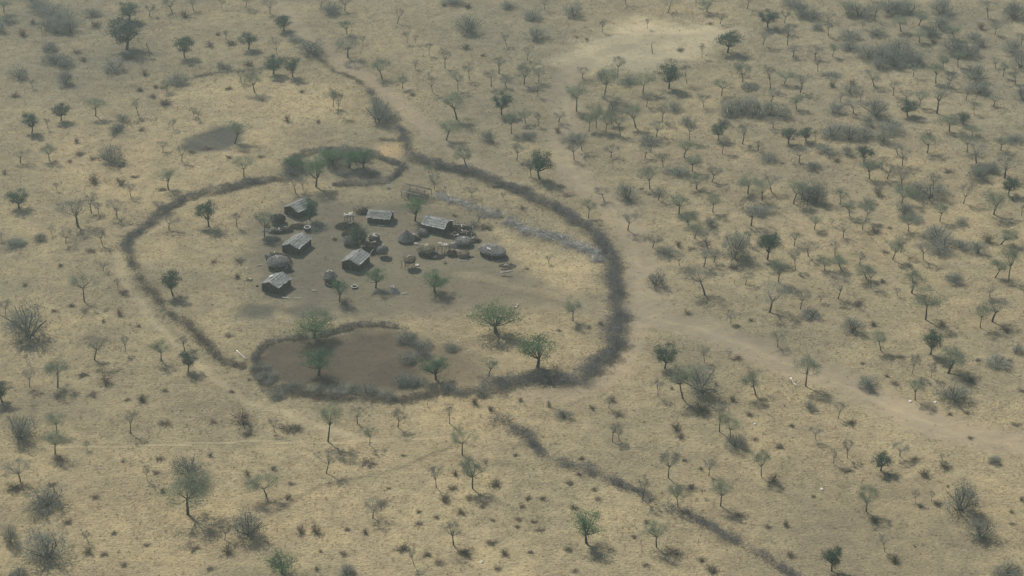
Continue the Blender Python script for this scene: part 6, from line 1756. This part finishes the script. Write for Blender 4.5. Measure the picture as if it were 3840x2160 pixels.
def stick_fence(label, loc, pts, h, seed):
    """Yard screen of upright sticks, each one set on its own."""
    rng = np.random.default_rng(seed)
    t = thing('stick_fence', label, 'fence', loc)
    L, total = smooth_line(pts, .28)
    for i, p in enumerate(L):
        hh = h * rng.uniform(.7, 1.2)
        m = MB(); m.tube([(p[0], p[1], -.05), (p[0] + rng.normal(0, .05), p[1] + rng.normal(0, .05), hh)], [.06, .04], 5)
        link('stick', m.mesh('stick', 'bleached' if rng.random() < .18 else 'stick'), t)
    m = MB(); m.tube([(p[0], p[1] - .06, h * .6) for p in L[::2]], .035, 5); link('rail', m.mesh('rail', 'pole'), t)
stick_fence('ragged stick fence curving round the broad right hut\'s end', (-11.02, 404.57), [(-2.4, 3.0), (0, 2.2), (1.8, .4), (2.2, -2.0), (1.2, -4.2)], 1.3, 5)
stick_fence('ragged stick screen beside the large round hut', (-50.91, 388.48), [(-.6, 2.6), (.3, 1.0), (.4, -1.0), (-.4, -2.6)], 1.3, 6)

# ------------------------------------------------------------------ loose things in the yard
def log(name, label, cat, loc, rz, L, r, mat='bleached', seed=0, bend=.06, fork=False):
    r = r * 1.35
    rng = np.random.default_rng(seed)
    t = thing(name, label, cat, loc, rz)
    pts, d = bent((-L / 2, 0, r), (1, 0, 0), L, rng, 5, bend); pts[:, 2] = r * np.linspace(1, .8, len(pts))
    m = MB(); m.tube(pts, np.linspace(r, r * .7, len(pts)), 7); link('shaft', m.mesh('shaft', mat), t)
    if fork:
        for i in range(4):
            q = pts[1 + i]; sg = 1 if i % 2 else -1
            lp, _ = bent(q, (.7, sg * .8, .5), L * .35, rng, 3, .2); lp[:, 2] = np.maximum(lp[:, 2], .04)
            m = MB(); m.tube(lp, np.linspace(r * .6, r * .2, len(lp)), 5); link('side_branch', m.mesh('side_branch', mat), t)
    return t
log('pole', 'upper of the three poles lying by the rightmost hut', 'pole', (-1.09, 384.91), R(2), 2.8, .07, 'stick', 1)
log('pole', 'pale bowed pole, middle of the three by the rightmost hut', 'pole', (-1.09, 383.60), R(6), 2.9, .09, 'bleached', 2, .1)
log('pole', 'dark pole, lowest of the three by the rightmost hut', 'pole', (-1.08, 381.78), R(-1), 2.6, .07, 'stick', 3)
log('plank', 'white plank lying in front of the cloth-topped hut', 'plank', (-49.91, 371.26), R(-10), 1.7, .12, 'bleached', 4, .02)
log('branch', 'crooked pale branch lying right of the white plank', 'branch', (-47.21, 371.38), R(8), 1.7, .06, 'bleached', 5, .2, True)
log('log', 'short log with a pale top left of the large round hut', 'log', (-57.49, 386.89), 0, 1.2, .1, 'bleached', 6)
log('log', 'bleached log leaning out of the pen fence on the left', 'log', (-56.64, 346.10), R(-58), 4.4, .1, 'bleached', 7)
log('dead_branch', 'bleached fallen branch beside the leaning tree on the track', 'branch', (58.13, 335.34), R(-50), 3.6, .1, 'bleached', 8, .15, True)
log('plank', 'pale plank at the foot of the sloping branch pile', 'plank', (-23.82, 373.25), R(15), 1.2, .12, 'bleached', 9, .02)
log('plank', 'pale plank in front of the squat brown store', 'plank', (-11.12, 389.42), R(6), 2.0, .09, 'bleached', 10, .05)
log('log', 'dark log lying right of the squat brown store', 'log', (-9.32, 391.03), R(8), 1.3, .12, 'stick', 11)
log('slab', 'small pale slab alone on the bare yard', 'slab', (-43.92, 374.63), 0, .9, .13, 'bleached', 12, .02)
log('plank', 'pale plank against the front of the low pole-roofed hut', 'plank', (-31.02, 407.43), R(-3), 1.6, .1, 'bleached', 13, .02)

def upright(label, loc, h, lean, seed):
    t = thing('post', label, 'post', loc)
    m = MB(); m.tube([(0, 0, -.1), (lean * .4, .02, h * .5), (lean, .05, h)], [.06, .055, .045], 6); link('shaft', m.mesh('shaft', 'stick'), t)
    m = MB(); m.tube([(lean, .05, h), (lean + .12, .05, h + .22)], [.04, .025], 5); m.tube([(lean, .05, h), (lean - .1, .05, h + .2)], [.04, .025], 5); link('fork', m.mesh('fork', 'stick'), t)
upright('thin upright post in front of the rearmost left hut', (-48.75, 407.43), 1.6, .05, 1)
upright('thin upright post left of the long-legged granary', (-25.06, 386.10), 1.7, -.05, 2)

def vessel(name, label, cat, loc, prof, mat, rimmat, inner=None, k=18):
    t = thing(name, label, cat, loc)
    m = MB(); m.lathe(prof, k); V0 = [(0, 0, prof[0][1])]; link('body', m.mesh('body', mat), t)
    r, z = prof[-1]
    m = MB(); m.tube([(r * math.cos(a), r * math.sin(a), z) for a in np.linspace(0, 6.2832, 19)], max(.03, r * .12), 6); link('rim', m.mesh('rim', rimmat), t)
    m = MB(); m.lathe([(r * .97, z - .05), (.01, z - .12)], k); link('inside', m.mesh('inside', inner or 'soot'), t)
    return t
vessel('mortar', 'round clay pot with a dark mouth in the middle of the yard', 'pot', (-41.64, 400.35), [(.3, 0), (.55, .25), (.55, .5), (.4, .7)], 'clay', 'bleached')
vessel('trough', 'dark round trough with a pale rim on the trodden ring', 'trough', (-35.09, 376.27), [(.6, 0), (.72, .18), (.66, .36)], 'soot', 'bleached')
vessel('bin', 'dark round bin with a bright white rim behind the left huts', 'bin', (-48.31, 404.86), [(.7, 0), (.75, .5), (.72, 1.0)], 'soot', 'white')
vessel('bucket', 'small white bucket standing behind the open roof frame', 'bucket', (-16.70, 429.29), [(.22, 0), (.26, .25), (.3, .5)], 'white', 'white')
vessel('basin', 'white basin under the long-legged granary', 'basin', (-21.64, 387.02), [(.22, 0), (.36, .12), (.4, .22)], 'white', 'white', 'white')
vessel('bucket', 'white bucket at the foot of the garden hedge', 'bucket', (-45.29, 429.44), [(.18, 0), (.22, .2), (.25, .4)], 'white', 'white')

def crumple(name, label, cat, loc, rz, L, W, seed, tilt=(0, 0), mat='white', amp=.09):
    rng = np.random.default_rng(seed)
    t = thing(name, label, cat, loc, rz)
    n = 9
    gxx, gyy = np.meshgrid(np.linspace(-1, 1, n), np.linspace(-1, 1, n))
    ed = 1 + rng.normal(0, .1, gxx.shape)
    X = gxx * L / 2 * ed; Y = gyy * W / 2 * ed; Z = rng.normal(0, amp, X.shape) * .6 + X * tilt[0] + Y * tilt[1]
    V = np.stack([X.ravel(), Y.ravel(), Z.ravel()], 1)
    F = [(j * n + i, j * n + i + 1, (j + 1) * n + i + 1, (j + 1) * n + i) for j in range(n - 1) for i in range(n - 1)]
    m = MB(); m.add(np.concatenate([V, V + np.array([0, 0, -.025])]), F + [(a + n * n, d + n * n, c + n * n, b + n * n) for a, b, c, d in F])
    link('sheet', m.mesh('sheet', mat), t)
crumple('cloth', 'crumpled white cloth spread on the front left hut roof', 'cloth', (*(-53.62, 376.95), 2.65), R(62), 1.0, .8, 91, (0, -.4))
crumple('sheet', 'crumpled white sheet thrown on the rightmost dark roof', 'sheet', (*(-5.26, 391.49), 2.15), R(-50), 1.2, .5, 92, (0, .2))

def board(label, loc, rz, L, Hh):
    t = thing('board', label, 'board', loc, rz)
    m = MB()
    V = [(-L / 2, -.35, 0), (L / 2, -.35, 0), (L / 2, .05, Hh), (-L / 2, .05, Hh)]
    V = np.array(V); B = V + np.array([0, .05, .02])
    m.add(np.concatenate([V, B]), [(0, 1, 2, 3), (7, 6, 5, 4), (0, 4, 5, 1), (1, 5, 6, 2), (2, 6, 7, 3), (3, 7, 4, 0)]); link('panel', m.mesh('panel', 'white'), t)
    for x in (-L * .3, L * .3):
        m = MB(); m.tube([(x, .4, 0), (x, .07, Hh * .9)], .03, 5); link('prop', m.mesh('prop', 'pole'), t)
board('white board propped up at the end of the garden hedge', (-30.59, 428.66), R(25), .9, .95)

def sack(label, loc, rz, L, r, seed, mat='white'):
    rng = np.random.default_rng(seed)
    t = thing('sack', label, 'sack', loc, rz)
    m = MB()
    prof = [(.02, -L / 2), (r * .8, -L / 2 + .06), (r, -L * .2), (r * 1.02, L * .1), (r * .75, L * .36), (r * .25, L * .44), (r * .35, L / 2)]
    m.lathe(prof, 12, .05, rng)
    for V in m.V:
        V[:] = V[:, [2, 1, 0]]; V[:, 2] = np.maximum(V[:, 2] * .8 + r * .75, .01)
    link('bag', m.mesh('bag', mat), t)
    m = MB(); m.tube([(L * .43, r * .3 * math.cos(a), r * .75 + r * .3 * math.sin(a)) for a in np.linspace(0, 6.28, 9)], .025, 4); link('tie', m.mesh('tie', 'pole'), t)
sack('white sack lying on the open yard near the gate path, upper of two', (1.34, 368.17), R(50), .55, .2, 1)
sack('white sack lying on the open yard near the gate path, lower of two', (0.99, 367.20), R(20), .5, .18, 2)
sack('pale sack between the conical hut and the straw-topped hut', (-22.30, 397.71), R(-20), 1.1, .28, 3, 'bleached')

def stool(label, loc, rz):
    t = thing('stool', label, 'stool', loc, rz)
    for x in (-.35, .35):
        for y in (-.2, .2):
            m = MB(); m.tube([(x * 1.15, y * 1.2, 0), (x, y, .5)], .04, 5); link('leg', m.mesh('leg', 'pole'), t)
    for i in range(5):
        m = MB(); m.tube([(-.5, -.22 + i * .11, .53), (.5, -.22 + i * .11, .53)], .045, 5); link('slat', m.mesh('slat', 'bleached' if i == 4 else 'pole'), t)
stool('small slatted stool in front of the tall stick rack', (-15.43, 388.48), R(55))

def rock(label, loc, r, seed, mat='stone'):
    rng = np.random.default_rng(seed)
    m = MB(); m.lathe([(r, -.05), (r * 1.05, r * .3), (r * .8, r * .65), (r * .35, r * .85), (.01, r * .88)], 9, .12, rng)
    o = link('stone', m.mesh('stone', mat)); o.location = (loc[0], loc[1], 0); tag(o, label, 'stone', 'loose stones')
rock('pale stone under a thin tree on the right-hand track, left of two', (79.89, 327.62), .32, 1, 'white')
rock('pale stone on the right-hand track, right of two', (84.78, 327.21), .3, 2, 'white')
rock('dark stone left of the cloth-topped hut', (-56.87, 376.91), .3, 3, 'soot')
rock('pale stone left of the large round hut', (-60.05, 385.44), .3, 4, 'bleached')
rock('pale stone on the grass at the bottom centre', (-5.29, 273.55), .3, 5, 'bleached')
rock('pale stone near the lower right edge', (57.65, 296.26), .28, 6, 'white')
rock('pale stone under the grey bush by the gate track', (47.69, 318.99), .3, 7, 'white')
rock('pale stone at the cattle pen\'s upper edge', (-39.70, 355.19), .25, 8, 'white')
rock('pale stone between cattle pen and the wide green tree', (-9.07, 347.78), .25, 9, 'bleached')
rock('pale stone left of the cattle pen near the fence', (-53.57, 344.66), .25, 10, 'bleached')

# ------------------------------------------------------------------ grass tufts and litter nobody could count
def scatter(n, seed):
    rng = np.random.default_rng(seed)
    P = np.stack([rng.uniform(-190, 190, n), rng.uniform(245, 615, n)], 1)
    P = P[np.abs(P[:, 0]) < P[:, 1] * .31 + 14]
    return P, rng
def near_grid(P):
    i = np.clip(((P[:, 0] - gx[0]) / STEP).round().astype(int), 0, len(gx) - 1) + len(ox)
    j = np.clip(((P[:, 1] - gy[0]) / STEP).round().astype(int), 0, len(gy) - 1) + len(oy0)
    return SG[j * NXG + i]
def clump(P):
    return .5 + .5 * np.sin(P[:, 0] * .11 + 2 * np.sin(P[:, 1] * .07)) * np.sin(P[:, 1] * .13 + 1.5 * np.sin(P[:, 0] * .09 + 1))

def tufts(name, n, seed, mat, per, spread, hmin, hmax, wd, leaf=0):
    P, rng = scatter(n, seed)
    k = near_grid(P) * (.35 + .65 * clump(P))
    P = P[rng.random(len(P)) < k]
    m = MB()
    sz = rng.uniform(.6, 1.4, len(P))
    C = np.repeat(np.concatenate([P, np.zeros((len(P), 1))], 1), per, 0); s = np.repeat(sz, per)[:, None]
    C = C + rng.normal(0, spread, C.shape) * np.array([1, 1, 0]) * s
    D = rng.normal(0, .55, C.shape); D[:, 2] = 1
    m.blades(C, D, rng.uniform(hmin, hmax, len(C)) * s[:, 0], wd, rng, .2)
    if leaf:
        C = np.repeat(np.concatenate([P, np.zeros((len(P), 1))], 1), leaf, 0); s = np.repeat(sz, leaf)[:, None]
        C = C + np.abs(rng.normal(0, 1, C.shape)) * np.sign(rng.normal(size=C.shape)) * np.array([spread * 1.2, spread * 1.2, 0]) * s
        C[:, 2] = rng.uniform(.04, hmax * .8, len(C)) * s[:, 0]
        m.leaves(C, rng.uniform(.08, .16, len(C)), rng)
    o = link(name, m.mesh(name, mat), kind='stuff')
    o['label'] = {'dry_grass': 'short dry straw-coloured grass tufts over the plain', 'dead_scrub': 'tiny brown dead scrub dotted over the plain'}[name]
def litter():
    rng = np.random.default_rng(33)
    yard = [z for z in SOILS if z[0] in ('yard', 'pen_floor')]
    P = np.stack([rng.uniform(-75, 5, 26000), rng.uniform(330, 470, 26000)], 1)
    ins = np.minimum(poly_sd(P, yard[0][4]), poly_sd(P, yard[1][4])) < 2
    P = P[ins]
    k = clump(P * 2.3); P = P[rng.random(len(P)) < .12 + .35 * k]
    z = rng.uniform(.02, .06, len(P))
    m = MB(); C = np.concatenate([P, z[:, None]], 1)
    D = rng.normal(size=C.shape) * np.array([1, 1, .08]); n2 = len(C) // 2
    m.blades(C[:n2], D[:n2], rng.uniform(.15, .5, n2), .05, rng, .6)
    m.leaves(C[n2:], rng.uniform(.1, .3, len(C) - n2), rng, 1.5)
    o = link('yard_litter', m.mesh('yard_litter', 'stick'), kind='stuff'); o['label'] = 'dark dung and twig litter strewn over yard and pen'
litter()
tufts('dry_grass', 120000, 1, 'straw', 6, .14, .15, .38, .05)
tufts('dead_scrub', 48000, 2, 'straw_dark', 5, .16, .15, .42, .035, 6)

# ------------------------------------------------------------------ haze
hm = MB(); hm.box((0, 1000, 101.0), (10400, 10400, 204.0))
hz = link('haze', hm.mesh('haze', 'stone'), kind='stuff')
m, t, out = new_mat('haze_air')
pv = node(t, 'ShaderNodeVolumePrincipled')
pv.inputs['Color'].default_value = (0.68, 0.84, 0.87, 1)
pv.inputs['Density'].default_value = 0.00019
pv.inputs['Anisotropy'].default_value = 0.3
t.links.new(pv.outputs[0], out.inputs['Volume'])
hz.data.materials.clear(); hz.data.materials.append(m)
hz['label'] = 'thin bluish dusty haze over the whole plain'
